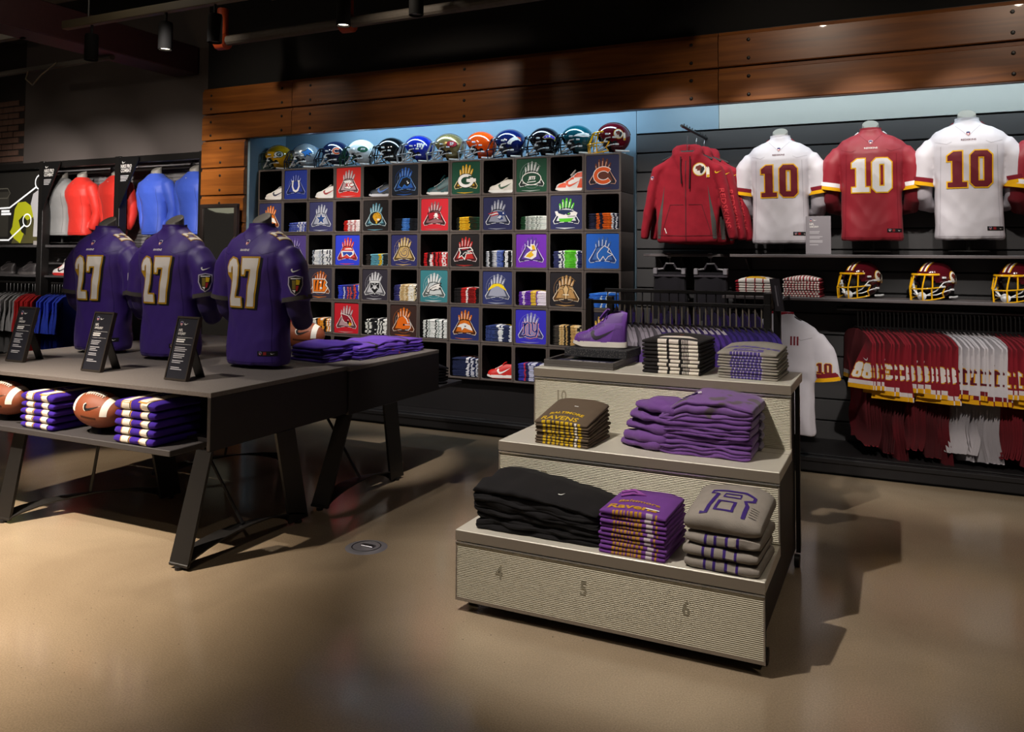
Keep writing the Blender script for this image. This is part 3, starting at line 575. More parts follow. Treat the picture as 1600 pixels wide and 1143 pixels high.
PICS = {(0, 1): ('#22348c', ('#16204f', '#27388f', '#9fa9d8'), L_u, 'royal blue panel, blue gloves with a white horseshoe'),
 (0, 3): ('#cf2a24', ('#5b3638', '#b59a9c', '#efe6e6'), L_kc, 'bright red panel, pale gloves with a white arrowhead'),
 (0, 5): ('#101722', ('#0e2143', '#2456a8', '#7fa9e0'), PAN, 'near black panel, blue gloves with a black cat head'),
 (0, 7): ('#0f4430', ('#3a2c0a', '#c79a1c', '#f0e1a8'), L_g, 'dark green panel, yellow gloves with a white G oval'),
 (0, 9): ('#10432c', ('#1b2420', '#9aa39e', '#eef2ef'), L_jets, 'dark green panel, silver gloves with a green lettered oval'),
 (0, 11): ('#1e2144', ('#1a1420', '#5b2c1f', '#d8a68c'), L_c, 'navy panel, dark gloves with an orange letter C'),
 (1, 0): ('#343764', ('#70300d', '#e07a1d', '#f2d9c0'), L_hors, 'slate blue panel, orange gloves half hidden by a purple jersey'),
 (1, 2): ('#3a3b66', ('#54586c', '#a9adbd', '#eceef3'), L_star, 'slate blue panel, silver gloves with a blue star'),
 (1, 4): ('#1d1818', ('#1f3a44', '#5f93a5', '#d7e6ea'), L_cat, 'black panel, teal gloves with a gold spotted cat head'),
 (1, 6): ('#c11f2b', ('#3a1a1d', '#8a5a5e', '#e9d9da'), L_flag, 'crimson panel, dark red gloves with a flag and skull'),
 (1, 8): ('#26284f', ('#22263a', '#8b8fa0', '#e6e8ee'), L_pat, 'navy panel, silver gloves with red and white streamers'),
 (1, 10): ('#2a2d58', ('#1c2140', '#d7dadd', '#ffffff'), L_hawk, 'navy panel, lime green gloves with a white hawk head'),
 (2, 1): ('#5a4690', ('#2f2350', '#6b58a8', '#d8d0ee'), L_star, 'violet panel edge showing behind the right purple jersey'),
 (2, 3): ('#2c3fd0', ('#7a1f24', '#cf3f3c', '#f2d0cf'), L_buff, 'vivid blue panel, red gloves with a charging buffalo'),
 (2, 5): ('#2c2d63', ('#5a4725', '#c3a468', '#f3e8cf'), L_horn, 'indigo panel, gold gloves with a curled horn'),
 (2, 7): ('#1a1618', ('#4a1216', '#b32a26', '#e6d5d5'), L_falc, 'black panel, red gloves with a black and white falcon'),
 (2, 9): ('#6f2bb0', ('#35205f', '#5b3a9c', '#e7ddf5'), L_vik, 'bright purple panel, purple gloves with a gold haired head'),
 (2, 11): ('#1d5fc4', ('#1a3a78', '#3b66ad', '#dfe9f5'), L_lion, 'bright blue panel, blue gloves with a white outlined lion'),
 (3, 2): ('#35313f', ('#7a3a10', '#e07a1f', '#f3e9e0'), L_b, 'charcoal panel, orange gloves with a tiger striped B'),
 (3, 4): ('#2f2b36', ('#5b5b60', '#b9b9be', '#f4f4f5'), L_shld, 'charcoal panel, silver gloves with a black shield'),
 (3, 6): ('#3a7f88', ('#55605f', '#c9cfd0', '#ffffff'), L_eag, 'teal panel, white gloves with an eagle head'),
 (3, 8): ('#2e3566', ('#4a4f66', '#9da1b5', '#eceef4'), L_bolt, 'slate blue panel, grey gloves with a yellow bolt'),
 (3, 10): ('#201d22', ('#5a3f22', '#b88d55', '#efe0c8'), L_fleur, 'black panel, gold gloves with a fleur-de-lis'),
 (4, 1): ('#c62330', ('#5a1016', '#b3202b', '#efd9da'), L_sf, 'scarlet panel, partly hidden behind the right purple jersey sleeve'),
 (4, 3): ('#c21c2a', ('#5a3a3d', '#b39094', '#eee2e3'), L_card, 'crimson panel, pale gloves with a red bird head'),
 (4, 5): ('#3a2622', ('#5c2a0c', '#d9701b', '#f0e0d2'), L_helm, 'dark brown panel, orange gloves with an orange helmet'),
 (4, 7): ('#232c66', ('#4a2308', '#c9691a', '#f0ddca'), L_hors, 'navy panel, orange gloves with a white horse head'),
 (4, 9): ('#3a32c4', ('#3a3470', '#8f92c8', '#eef0fa'), L_ny, 'violet blue panel, pale gloves with lower case ny'),
 (4, 11): ('#191c33', ('#3a2c0a', '#c9a02a', '#efe2b8'), L_bolt, 'navy panel, yellow gloves mostly hidden by the purple rack')}
PM = MB(); PM.box(-CW/2+.0195, CW/2-.0195, .006, .012, -CP/2+.0195, CP/2-.0195, DARK); 
for (r, c), (bg, (d, m, l), logo, words) in PICS.items():
    x = X0+c*CW+CW/2; z = ZT-(r+1)*CP+CP/2
    t = thing('glove_picture', words, 'picture', (x, YF, z), 0, 'glove pictures closing every other cubby')
    q = MB(); hw, hh = CW/2-.0185, CP/2-.0185; q.box(-hw, hw, .006, .014, -hh, hh, ink(bg)); q.build('panel', t)
    a = Art(lambda u, v, L: Vector((u*CW*.98, .0062-.0003*L, (v-.005)*CP*.98)))
    tips = {(1, 10): '#54c226', (3, 2): '#c4641b', (0, 7): '#d8a51f'}.get((r, c))
    glove(a, d, m, l, tips); a.build('gloves', t)
    b = Art(lambda u, v, L: Vector((u*CW*1.06, .0062-.0003*L, (v-.005)*CP*1.06))); logo(b, 9); b.build('emblem', t)
    if c % 4 == 1 or r == 3:
        k = Art(lambda u, v, L: Vector((u*CW*.9, .0062-.0003*L, v*CP*.9))); k.arc(0, 0, .38, 40, 320, .006, ink(m), 1, 30); k.arc(0, 0, .3, 150, 250, .004, ink(l), 1, 14); k.build('sketch_lines', t)
# ------------------------------------------------------------------ folded garments
def fold_mesh(w, d, t, bands, lips=1, amp=.002, seed=0, dome=0, wedge=0, side=.006, step=.03, tilt=0, fr=1, flat=None):
    """folded garment; origin at the centre of its underside; -Y is the folded front edge; bands: [(end fraction, material)]"""
    q = MB(); xs = {0, 1}; e = 0
    for f, m in bands: xs.add(round(f, 4))
    n = max(4, int(w/step)); xs |= {round(i/n, 4) for i in range(n+1)}
    xs |= {.012, .988}
    xs = sorted(xs); prof = []
    prof += [(d/2, 0), (d/4, 0), (-d/4, 0)]
    for L in range(lips):
        rr = t/lips/2; cy = -d/2+rr; cz = rr*(2*L+1); k = 5 if lips == 1 else 6
        for j in range(k+1):
            a = R(-90-180*j/k); prof.append((cy+rr*fr*math.cos(a) if math.cos(a) < 0 else cy, cz+rr*math.sin(a)*.98))
        if L < lips-1: prof.append((cy+rr*1.2, cz+rr))
    prof += [(-d/4, t), (0, t), (d/4, t), (d/2-t*.3, t), (d/2, t*.6)]
    rings = []
    for f in xs:
        x = (f-.5)*w; en = min(f, 1-f)*w; k = 1 if en > side*2 else .55+.45*math.sqrt(max(0, 1-(1-en/(side*2))**2))
        ins = 0 if en > side*2 else side*.6*(1-k)/.45
        ring = []
        for (y, z) in prof:
            yy = y+(ins if y < -d/2+t else 0); zz = t/2+(z-t/2)*k
            nz = noise.noise(Vector((x*9+seed*7, y*5, seed))); zz += amp*nz*(1 if z > t*.3 else .3)
            yy += (amp*1.2*noise.noise(Vector((x*14, z*60+seed*3, seed+9))) if y < -d/2+t else 0)
            zz *= 1+wedge*(y+d/2)/d+tilt*(.5-f)*2
            zz += dome*(1-(2*f-1)**2)*(1 if z > t*.45 else 0)*(.5+.5*min(1, (y+d/2)/(d*.25)))
            ring.append(Vector((x, yy, zz)))
        rings.append(ring)
    n = len(prof); vs = [p for r_ in rings for p in r_]; fs = []; ms = []
    for i in range(len(xs)-1):
        mid = (xs[i]+xs[i+1])/2; mm = next(m for f, m in bands if mid <= f+1e-6)
        for j in range(n):
            a, b = i*n+j, i*n+(j+1) % n; fs.append((a, b, b+n, a+n)); ms.append(flat if flat and (prof[j][0]+prof[(j+1) % n][0])/2 > -d/2+t*.8 else mm)
    fs.append(tuple(range(n))[::-1]); ms.append(bands[0][1]); fs.append(tuple(range((len(xs)-1)*n, len(xs)*n))); ms.append(bands[-1][1])
    q.add(vs, fs, ms)
    me = q.mesh('folded_garment'); me.polygons.foreach_set('use_smooth', [True]*len(me.polygons)); me.set_sharp_from_angle(angle=R(60))
    return me
def bands(spec):
    """spec: list of (width weight, fabric)"""
    tot = sum(x for x, m in spec); s = 0; out = []
    for x, m in spec: s += x/tot; out.append((min(1, s), m))
    out[-1] = (1, out[-1][1]); return out
def printed(spec, sd, jit=.18):
    """bands broken into uneven slivers, as the edge of a printed picture shows in a fold"""
    rr = random.Random(sd//10); r2 = random.Random(sd); out = []
    for (x, cols) in spec:
        n = max(1, int(round(x*18))) if len(cols) > 1 else 1
        for i in range(n): c_ = rr.choice(cols); out.append((x/n*r2.uniform(1-jit, 1+jit), fab(r2.choice(cols) if r2.random() < .18 else c_)))
    return bands(out)
def stack(name, what, where, base, rot, w, d, t, n, spec, group, seed=0, variants=3, dome=.01, cat='shirt', wedge=0, lips=1, amp=.002, jx=.004, top=None, printer=printed, side=.006, jrot=1.2, step=.03, dz=0, flat=None, tk=.9):
    """n folded garments one above another, every one an object; top(me, obj) prints on the uppermost"""
    rr = random.Random(seed*13+5); vs = [fold_mesh(w, d, t*tk, printer(spec, seed*10+k), lips, amp, seed*5+k, 0, wedge, side, step, flat=flat) for k in range(variants)]
    tm = fold_mesh(w, d, t*1.0, printer(spec, seed*10+7), lips, amp*1.5, seed*5+4, dome, wedge, side, step, flat=flat)
    B = Vector(base); z = 0
    for k in range(n):
        last = k == n-1; pos = n-1-k
        lab = ('top ' if last else ORD[pos]+' ')+what+(', uppermost ' if last else ' down ')+where
        o = obj(name, tm if last else vs[rr.randrange(variants)], None, B+Vector((rr.uniform(-jx, jx), rr.uniform(-jx, jx)*.8, z)), rot+R(rr.uniform(-jrot, jrot)))
        if wedge: ak = k*t*wedge/d; o.rotation_euler = (ak, 0, o.rotation_euler[2]); o.location.z += d/2*math.sin(ak)
        tag(o, lab, cat, group)
        z += t+dz
        if last and top: top(tm, o)
    return z
def f1(h): return [h]
CUBST = {(1, 1): ('blue and white', [(.3, ['#4456b8', '#6674c4']), (.5, ['#e8e8f2', '#5a68c0', '#ffffff']), (.2, ['#3b4cae'])], 6, .0145),
 (1, 3): ('red and white', [(.2, ['#c8261c']), (.65, ['#e9d8d8', '#c98a8a', '#f5eeee']), (.15, ['#d9a7a7'])], 8, .0125),
 (1, 5): ('black and light blue', [(.33, ['#15171c']), (.3, ['#3f78c8', '#5a92dd']), (.37, ['#15171c', '#1d2026'])], 9, .0125),
 (1, 7): ('green and yellow', [(.12, ['#1d2019']), (.38, ['#d9a418', '#e2b52e']), (.3, ['#1a2e20', '#2d2b18']), (.2, ['#173d28'])], 9, .0125),
 (1, 9): ('green and grey', [(.18, ['#1d4a2c']), (.7, ['#dfe3df', '#8d958f', '#b9c0bb']), (.12, ['#244a30', '#dfe3df'])], 9, .0125),
 (1, 11): ('navy and orange', [(.25, ['#1c2038', '#2a2d46']), (.1, ['#d9601c']), (.12, ['#20243c']), (.28, ['#e8701d', '#d9601c']), (.25, ['#1c2038', '#d9d9e2'])], 11, .0115),
 (2, 2): ('white and navy', [(.9, ['#eef0f4', '#20263c', '#c3cad8', '#ffffff']), (.1, ['#e8eaf0'])], 12, .0115),
 (2, 4): ('teal, black and gold', [(.22, ['#1a1614', '#2a2624']), (.35, ['#5d9db0', '#7ab2c2']), (.12, ['#d8b52a']), (.31, ['#88bac6', '#1f2a2e'])], 8, .0125),
 (2, 6): ('red, white and black', [(.15, ['#d02126']), (.7, ['#d02a30', '#f1e3e3', '#2a1214', '#c92a30']), (.15, ['#c22329', '#efe5e5'])], 10, .0118),
 (2, 8): ('grey, black and blue', [(.4, ['#d6d8de', '#1a1c22', '#9ea2ae']), (.25, ['#3f56a8', '#6b80c4']), (.35, ['#15171c', '#e8eaee'])], 12, .0112),
 (2, 10): ('navy and lime', [(.18, ['#2a2f5c', '#3a3f70']), (.22, ['#f0f2f5', '#24294e']), (.38, ['#58c22a', '#74d44a']), (.22, ['#2a2f5c', '#e4e6ee'])], 12, .0115),
 (3, 3): ('blue and red', [(.2, ['#2a3cc4', '#3a4cd4']), (.2, ['#dfe0f0', '#3a3f9c']), (.4, ['#d84a3c', '#e05a4a', '#3a3a70']), (.2, ['#2a3cc4', '#e4d8e0'])], 11, .0115),
 (3, 5): ('navy, gold and white', [(.25, ['#3a3a78', '#2c2d60']), (.35, ['#c9ab78', '#b0905a', '#e4d2ac']), (.4, ['#f2efe6', '#3a3730', '#d9c9a4'])], 13, .011),
 (3, 7): ('black and red', [(.28, ['#151314', '#1f1c1d']), (.2, ['#b8221f']), (.07, ['#e8e2e0']), (.3, ['#b8221f', '#8a1a1a']), (.15, ['#191617'])], 11, .0115),
 (3, 9): ('purple and gold', [(.42, ['#6a34b0', '#4a3aa8', '#eee2f6']), (.2, ['#e0bb3a', '#efd27a']), (.38, ['#6a34b0', '#f0e6f6'])], 9, .0125),
 (3, 11): ('bright blue and white', [(.35, ['#2f6fd0', '#3a7ade']), (.3, ['#e4ecf6', '#2f6fd0']), (.35, ['#2563c0'])], 9, .0125),
 (4, 2): ('orange and white', [(.25, ['#e8901d', '#f3eee6']), (.75, ['#e8841a', '#f5f0ea', '#2a2018', '#f0a030'])], 9, .013),
 (4, 4): ('black and white lined', [(1, ['#e8e8e4', '#16161a', '#f4f4f0', '#26262a'])], 11, .0125),
 (4, 6): ('white with black check', [(.12, ['#eef2f0']), (.76, ['#1c2224', '#f2f6f4', '#f2f6f4', '#a9b6b4']), (.12, ['#e8eceb'])], 13, .0118),
 (4, 8): ('navy, white and yellow', [(.35, ['#3a4a86', '#2c3a70']), (.25, ['#eef0f4', '#39456e']), (.4, ['#dfe2ea', '#2a3258'])], 11, .0118),
 (4, 10): ('black and old gold', [(.22, ['#211d1c', '#4a4440']), (.6, ['#caa466', '#e4c894', '#1d1a18']), (.18, ['#2a2624', '#d9c7a4'])], 13, .012),
 (5, 7): ('navy with orange edge', [(.6, ['#20284a']), (.1, ['#d8d8e0']), (.3, ['#20284a', '#c9cbd6'])], 13, .0118),
 (5, 9): ('royal blue and red', [(.2, ['#3a3fb0']), (.05, ['#d0384a']), (.75, ['#23264e', '#c9cbe2', '#2c2f70'])], 12, .0118)}
ROWS = ['top', 'second', 'third', 'fourth', 'fifth', 'bottom']
for i, ((r, c), (nm, spec, n, t)) in enumerate(CUBST.items()):
    x, zf = cell(r, c); ox = {(1, 1): .02, (1, 3): .035, (1, 7): .02, (1, 9): .015, (4, 2): -.01, (5, 7): -.02}.get((r, c), 0)
    ww = .262 if not ox > .02 else .22
    def top(me, o, key=(r, c)):
        tr = bvh(me); a = Art(onto(tr, 'Z', .0008), .03)
        cols = {(5, 7): '#d9601c', (4, 8): '#f0d21c', (2, 10): '#eef0f3', (1, 7): '#e4e0c8', (3, 9): '#e8c84a'}.get(key, '#e8e8e8')
        a.stroke([(-.08, -.05), (-.03, -.02), (.03, -.03), (.09, -.06)], .03, ink(cols), 1); a.build('print', o)
    stack('folded_shirt', 'folded %s shirt' % nm, 'the %s cubby row' % ROWS[r], (x+ox, YF+.175, zf), 0, ww, .27, t, n, spec, 'folded shirts in the cubbies', seed=i+1, variants=2, tk=.78, dome=.012 if (r, c) not in ((1, 5),) else .003, top=top)
# ================================================================== helmets
def helmet_shell():
    bm = bmesh.new(); NA, NE = 56, 30; g = {}
    def pt(az, el):
        ca, sa = math.cos(az), math.sin(az); ce, se = math.cos(el), math.sin(el)
        x = .106*sa*ce; y = -.128*ca*ce; z = .142+.112*se
        if se < 0: z = .142+.125*se; y *= 1-.10*se*se if ca < 0 else 1; x *= 1-.12*se*se
        return Vector((x, y, z))
    for j in range(NE+1):
        el = R(-74)+R(164)*j/NE
        for i in range(NA):
            g[i, j] = bm.verts.new(pt(2*PI*(i+.5)/NA, min(el, R(89.5))))
    for j in range(NE):
        for i in range(NA):
            c = (g[i, j].co+g[(i+1) % NA, j+1].co)/2; az = math.degrees(math.atan2(c.x, -c.y))
            el_open = .178-.00004*az*az
            if abs(az) < 60 and c.z < el_open: continue
            if abs(az) < 82 and c.z < .118-.0009*max(0, abs(az)-60) and abs(az) < 70+ (c.z-.03)*90: continue
            if c.z < .03+.012*(math.cos(R(az)) > .0): continue
            bm.faces.new((g[i, j], g[(i+1) % NA, j], g[(i+1) % NA, j+1], g[i, j+1]))
    bmesh.ops.delete(bm, geom=[v for v in bm.verts if not v.link_faces], context='VERTS')
    bmesh.ops.recalc_face_normals(bm, faces=bm.faces)
    bm.verts.ensure_lookup_table()
    if any(f.normal.dot(f.calc_center_median()-Vector((0, 0, .13))) < 0 for f in list(bm.faces)[:1]): bmesh.ops.reverse_faces(bm, faces=bm.faces)
    bmesh.ops.solidify(bm, geom=list(bm.faces), thickness=.005)
    me = bpy.data.meshes.new('shell'); bm.to_mesh(me); bm.free()
    me.polygons.foreach_set('use_smooth', [True]*len(me.polygons)); me.set_sharp_from_angle(angle=R(45))
    return me
SHELL = helmet_shell(); STREE = bvh(SHELL)
def pad_mesh():
    q = MB(); rings = []
    for j in range(8):
        el = R(-50+130*j/7); rings.append([Vector((.090*math.sin(a)*math.cos(el), .012-.105*math.cos(a)*math.cos(el), .142+.10*math.sin(el))) for a in (2*PI*k/20 for k in range(20))])
    q.loft(rings, mat('helmet_pad', '#2b2a2b', .8)); return q.mesh('padding', 60)
PAD = pad_mesh()
def mask_mesh(m):
    q = MB(); r = .0048
    def bar(z, y0, xs, ys, zs, n=12):
        q.tube([(xs*math.sin(R(-90+180*i/n)), ys+(y0-ys)*math.cos(R(-90+180*i/n)), zs+(z-zs)*math.cos(R(-90+180*i/n))) for i in range(n+1)], r, m, 6)
    bar(.17, -.155, .088, -.085, .172); bar(.085, -.192, .098, -.045, .10); bar(.012, -.185, .092, -.05, .035)
    q.tube([(.098*s, -.045, .10) for s in (1,)]+[(.097, -.07, .06), (.092, -.05, .035)], r, m); q.tube([(-.098, -.045, .10), (-.097, -.07, .06), (-.092, -.05, .035)], r, m)
    for x in (-.038, .038): q.tube([(x, -.146, .17), (x, -.165, .12), (x*1.1, -.181, .085), (x*1.1, -.174, .012)], r, m)
    for s in (-1, 1): q.tube([(s*.07, -.12, .171), (s*.078, -.135, .09)], r, m); q.tube([(s*.072, -.135, .087), (s*.07, -.13, .02)], r, m)
    bar(.175, -.145, .088, -.085, .176)
    return q.mesh('facemask', 40)
def strap_mesh():
    q = MB(); W = plast('#e4e6e8', .45)
    rings = [[Vector((.032*k*math.cos(a), -.128-.02*k*0-.018*(1-k), .04+.026*k*math.sin(a))) for a in (2*PI*i/14 for i in range(14))] for k in (.05, .5, .85, 1)]
    q.loft(rings, W)
    for s in (-1, 1):
        for z1, y1 in ((.075, -.02), (.125, -.05)):
            q.tube([(s*.028, -.125, .045), (s*.075, -.095, .05+(z1-.075)*.5), (s*.106, y1-.02, z1), (s*.112, y1+.012, z1+.006)], .0075, W, 6, flat=.5)
    return q.mesh('chin_strap', 40)
STRAP = strap_mesh()
CLIPS = []
for s in (-1, 1):
    for (y, z) in ((-.062, .155), (-.072, .10), (-.01, .132), (.01, .082)):
        q = MB(); q.box(s*.104-.006, s*.104+.006, y-.014, y+.014, z-.006, z+.006, plast('#d9dcde'), .002); CLIPS.append(('clip', q.mesh('clip')))
    q = MB(); q.tube([(s*.096, .0, .036), (s*.094, .05, .034), (s*.07, .105, .036)], .007, plast('#d9dcde'), 6); CLIPS.append(('edge_trim', q.mesh('edge_trim', 40)))
def helmet(label, loc, rot, shell, mask, decal=None, stripe=None, group=None, sz=1.13):
    t = thing('football_helmet', label, 'helmet', loc, rot, group); t.scale = (sz,)*3
    me = SHELL.copy(); me.materials.append(shell); sh = obj('shell', me, t)
    pm = PAD.copy(); obj('padding', pm, t)
    obj('facemask', mask_mesh(mask), t); obj('chin_strap', STRAP, t); [obj(n_, c_, t) for n_, c_ in CLIPS]
    for s, ax in ((1, 'X'), (-1, '-X')):
        a = Art(onto(STREE, ax, .0012), .02)
        def P(u, v): return (-u*s if False else u, v)
        a.ell(-.002, .095, .017, .014, BLACKP, 1, 14)
        if decal: decal(a, .022, .158, .072)
        a.build('decal', sh)
    if stripe:
        for k, (x, wd, m) in enumerate(stripe):
            q = MB(); L = []; Rr = []
            for i in range(15):
                d = Vector((0, -math.cos(R(22+150*i/14)), math.sin(R(22+150*i/14)))); h = STREE.ray_cast(Vector((0, 0, .145))+d*.4, -d)[0]
                if h is None: continue
                h = h+d*(.0012+.0004*k); L.append(h+Vector((x-wd/2, 0, 0))); Rr.append(h+Vector((x+wd/2, 0, 0)))
            n = len(L); q.add(L+Rr, [(i, i+1, n+i+1, n+i) for i in range(n-1)], m); q.build('stripe', sh, 60)
    return t
def dec_ring(a, u, v, r):       # round emblem: gold ring, profile and feathers
    a.ell(u, v, r*.52, r*.52, ink('#e3b021'), 2, 22); a.ell(u, v, r*.46, r*.46, WHITEP, 3, 22); a.ell(u, v, r*.4, r*.4, ink('#e8e2d8'), 4, 22)
    a.poly([(u-r*.28, v+r*.22), (u+r*.05, v+r*.34), (u+r*.3, v+r*.12), (u+r*.26, v-r*.2), (u+r*.05, v-r*.3), (u+r*.02, v-r*.1), (u-r*.2, v-r*.12), (u-r*.16, v+.02*r), (u-r*.3, v+r*.02)], ink('#6b2a1d'), 5)
    a.poly([(u+r*.3, v+r*.25), (u+r*.38, v), (u+r*.2, v-r*.3), (u+r*.08, v-r*.3), (u+r*.12, v+.1*r)], BLACKP, 6)
    for k in range(2): a.poly([(u+r*(.48+.13*k), v+r*.2), (u+r*(.6+.13*k), v+r*.1), (u+r*(.66+.1*k), v-r*.6), (u+r*(.52+.1*k), v-r*.66)], WHITEP if k == 0 else ink('#f0e8d4'), 2+k); a.poly([(u+r*(.54+.1*k), v-r*.42), (u+r*(.66+.1*k), v-r*.42), (u+r*(.62+.1*k), v-r*.64), (u+r*(.54+.1*k), v-r*.64)], ink('#e3a81d'), 5)
def dec_g(a, u, v, r): a.ell(u, v, r*.6, r*.42, ink('#123e2a'), 2, 22); a.ell(u, v, r*.54, r*.36, WHITEP, 3, 22); a.text('G', u, v-r*.26, r*.52, ink('#123e2a'), 4, sx=1.3)
def dec_c(a, u, v, r): a.arc(u, v, r*.4, 40, 320, r*.3, WHITEP, 2, 18, r*.32); a.arc(u, v, r*.4, 42, 318, r*.18, ink('#d5551d'), 3, 18, r*.32)
def dec_jets(a, u, v, r): a.ell(u, v, r*.62, r*.36, ink('#14573a'), 2, 24); a.text('JETS', u, v-r*.12, r*.27, WHITEP, 3, shear=.2)
def dec_ny(a, u, v, r): a.text('ny', u, v-r*.4, r*.72, WHITEP, 2, sx=1.05)
def dec_sf(a, u, v, r): a.ell(u, v, r*.62, r*.38, BLACKP, 2, 24); a.ell(u, v, r*.56, r*.34, ink('#b01d2b'), 3, 24); a.text('SF', u, v-r*.18, r*.36, WHITEP, 4)
def dec_lion(a, u, v, r):
    P = [(u+r*x, v+r*y) for x, y in [(-.6, .1), (-.1, .2), (.2, .5), (.5, .3), (.7, .05), (.3, -.05), (.5, -.35), (.1, -.2), (-.1, -.5), (-.2, -.15)]]; a.poly(grow(P, r*.06), BLACKP, 2); a.poly(P, ink('#2877c8'), 3)
def dec_hors(a, u, v, r): a.poly([(u+r*x, v+r*y) for x, y in [(-.75, -.35), (-.4, .1), (.1, .42), (.6, .3), (.8, -.1), (.5, .05), (.2, .0), (-.1, -.15), (-.35, -.5), (-.4, -.2)]], WHITEP, 2); a.poly([(u+r*x, v+r*y) for x, y in [(.3, .42), (.75, .32), (.85, -.1), (.66, .14)]], ink('#d5551d'), 3)
def dec_rav(a, u, v, r): a.poly([(u+r*x, v+r*y) for x, y in [(-.7, .05), (-.3, .38), (.3, .4), (.75, .1), (.7, -.35), (.45, -.1), (.2, .0), (-.1, -.05), (-.4, -.15)]], ink('#c9b458'), 2); a.poly([(u+r*x, v+r*y) for x, y in [(-.62, .06), (-.28, .32), (.28, .34), (.66, .1), (.62, -.2), (.4, -.02), (.15, .06), (-.1, .02), (-.35, -.06)]], ink('#4a2fb0'), 3); a.text('B', u+r*.1, v+r*.08, r*.22, WHITEP, 4); a.ell(u-r*.25, v+r*.1, r*.08, r*.05, WHITEP, 4, 8)
def dec_wing(a, u, v, r): a.poly([(u+r*x, v+r*y) for x, y in [(-.95, -.05), (-.5, .22), (.1, .36), (.8, .3), (.7, .18), (.95, .12), (.7, .04), (.85, -.06), (.45, -.05), (.1, -.1), (-.4, -.05)]], WHITEP, 2); a.poly([(u+r*x, v+r*y) for x, y in [(-.3, .08), (.2, .16), (.7, .12), (.2, .08)]], ink('#9fb4b0'), 3)
GM = lambda h: gloss(h); WM = gloss('#c9ced2'); BKM = gloss('#16171a'); MAR = gloss('#4a0c16'); YEL = gloss('#e8ae10')
WS = lambda h: [(0, .03, ink(h))]
HG = 'football helmets lined up on top of the cubbies'
HEL = [('yellow helmet with a green oval G, leftmost on the cubby top', '#e0a912', '#23352a', dec_g, [(0, .036, WHITEP), (0, .02, ink('#123e2a'))]),
 ('silver helmet with a blue lion, second on the cubby top', '#b9c4cc', '#1c2a38', dec_lion, WS('#2877c8')),
 ('navy helmet with an orange C, between silver and white helmets', '#141d3c', '#1a2334', dec_c, None),
 ('white helmet with a green oval, on the cubby top', '#e9eeee', '#1c4633', dec_jets, [(-.014, .01, ink('#14573a')), (.014, .01, ink('#14573a'))]),
 ('plain glossy black helmet beside the white one', '#0b0d0f', '#1a1c1e', None, None),
 ('blue helmet with white lower case ny, on the cubby top', '#16279c', '#8d949c', dec_ny, WS('#a81f2c')),
 ('gold helmet with a red oval, on the cubby top', '#a8935c', '#9aa0a4', dec_sf, WS('#a81f2c')),
 ('plain bright orange helmet on the cubby top', '#f0520f', '#9aa4ac', None, [(0, .02, WHITEP)]),
 ('navy helmet with white horse and orange mane', '#0f1d55', '#182238', dec_hors, WS('#d5551d')),
 ('black helmet with a purple bird emblem', '#0e0c14', '#15151a', dec_rav, None),
 ('dark teal helmet with a white wing', '#0c4a56', '#20282c', dec_wing, None),
 ('maroon helmet with yellow mask on the cubby top, rightmost of its row', '#5a0d1a', '#e8ae10', dec_ring, [(0, .05, YEL), (0, .034, WHITEP), (0, .016, ink('#5a0d1a'))])]
HX = [436, 478, 525, 565, 612, 655, 702, 752, 797, 851, 902, 958]
for i, (lab, sc_, mk, dec, st) in enumerate(HEL):
    p = atY(HX[i], 240, YF+.17)
    g = {'#e0a912': '#e0a912'}.get(sc_)
    helmet(lab, (p.x, YF+.17, ZT-.018), R(-62), gloss(sc_, .6 if sc_ in ('#b9c4cc', '#a8935c') else 0), gloss(mk), dec, st, HG)
for i, (px, lab) in enumerate(((1348, 'maroon helmet with yellow mask on the lower shelf, beside the folded stacks'), (1462, 'middle maroon helmet with yellow mask on the lower shelf'), (1592, 'maroon helmet with yellow mask on the lower shelf, cut by the right frame'))):
    p = atY(px, 465, 6.48); helmet(lab, (p.x, 6.48, 1.206-.018), R(-38), MAR, YEL, dec_ring, HEL[-1][4], 'maroon helmets on the lower shelf')
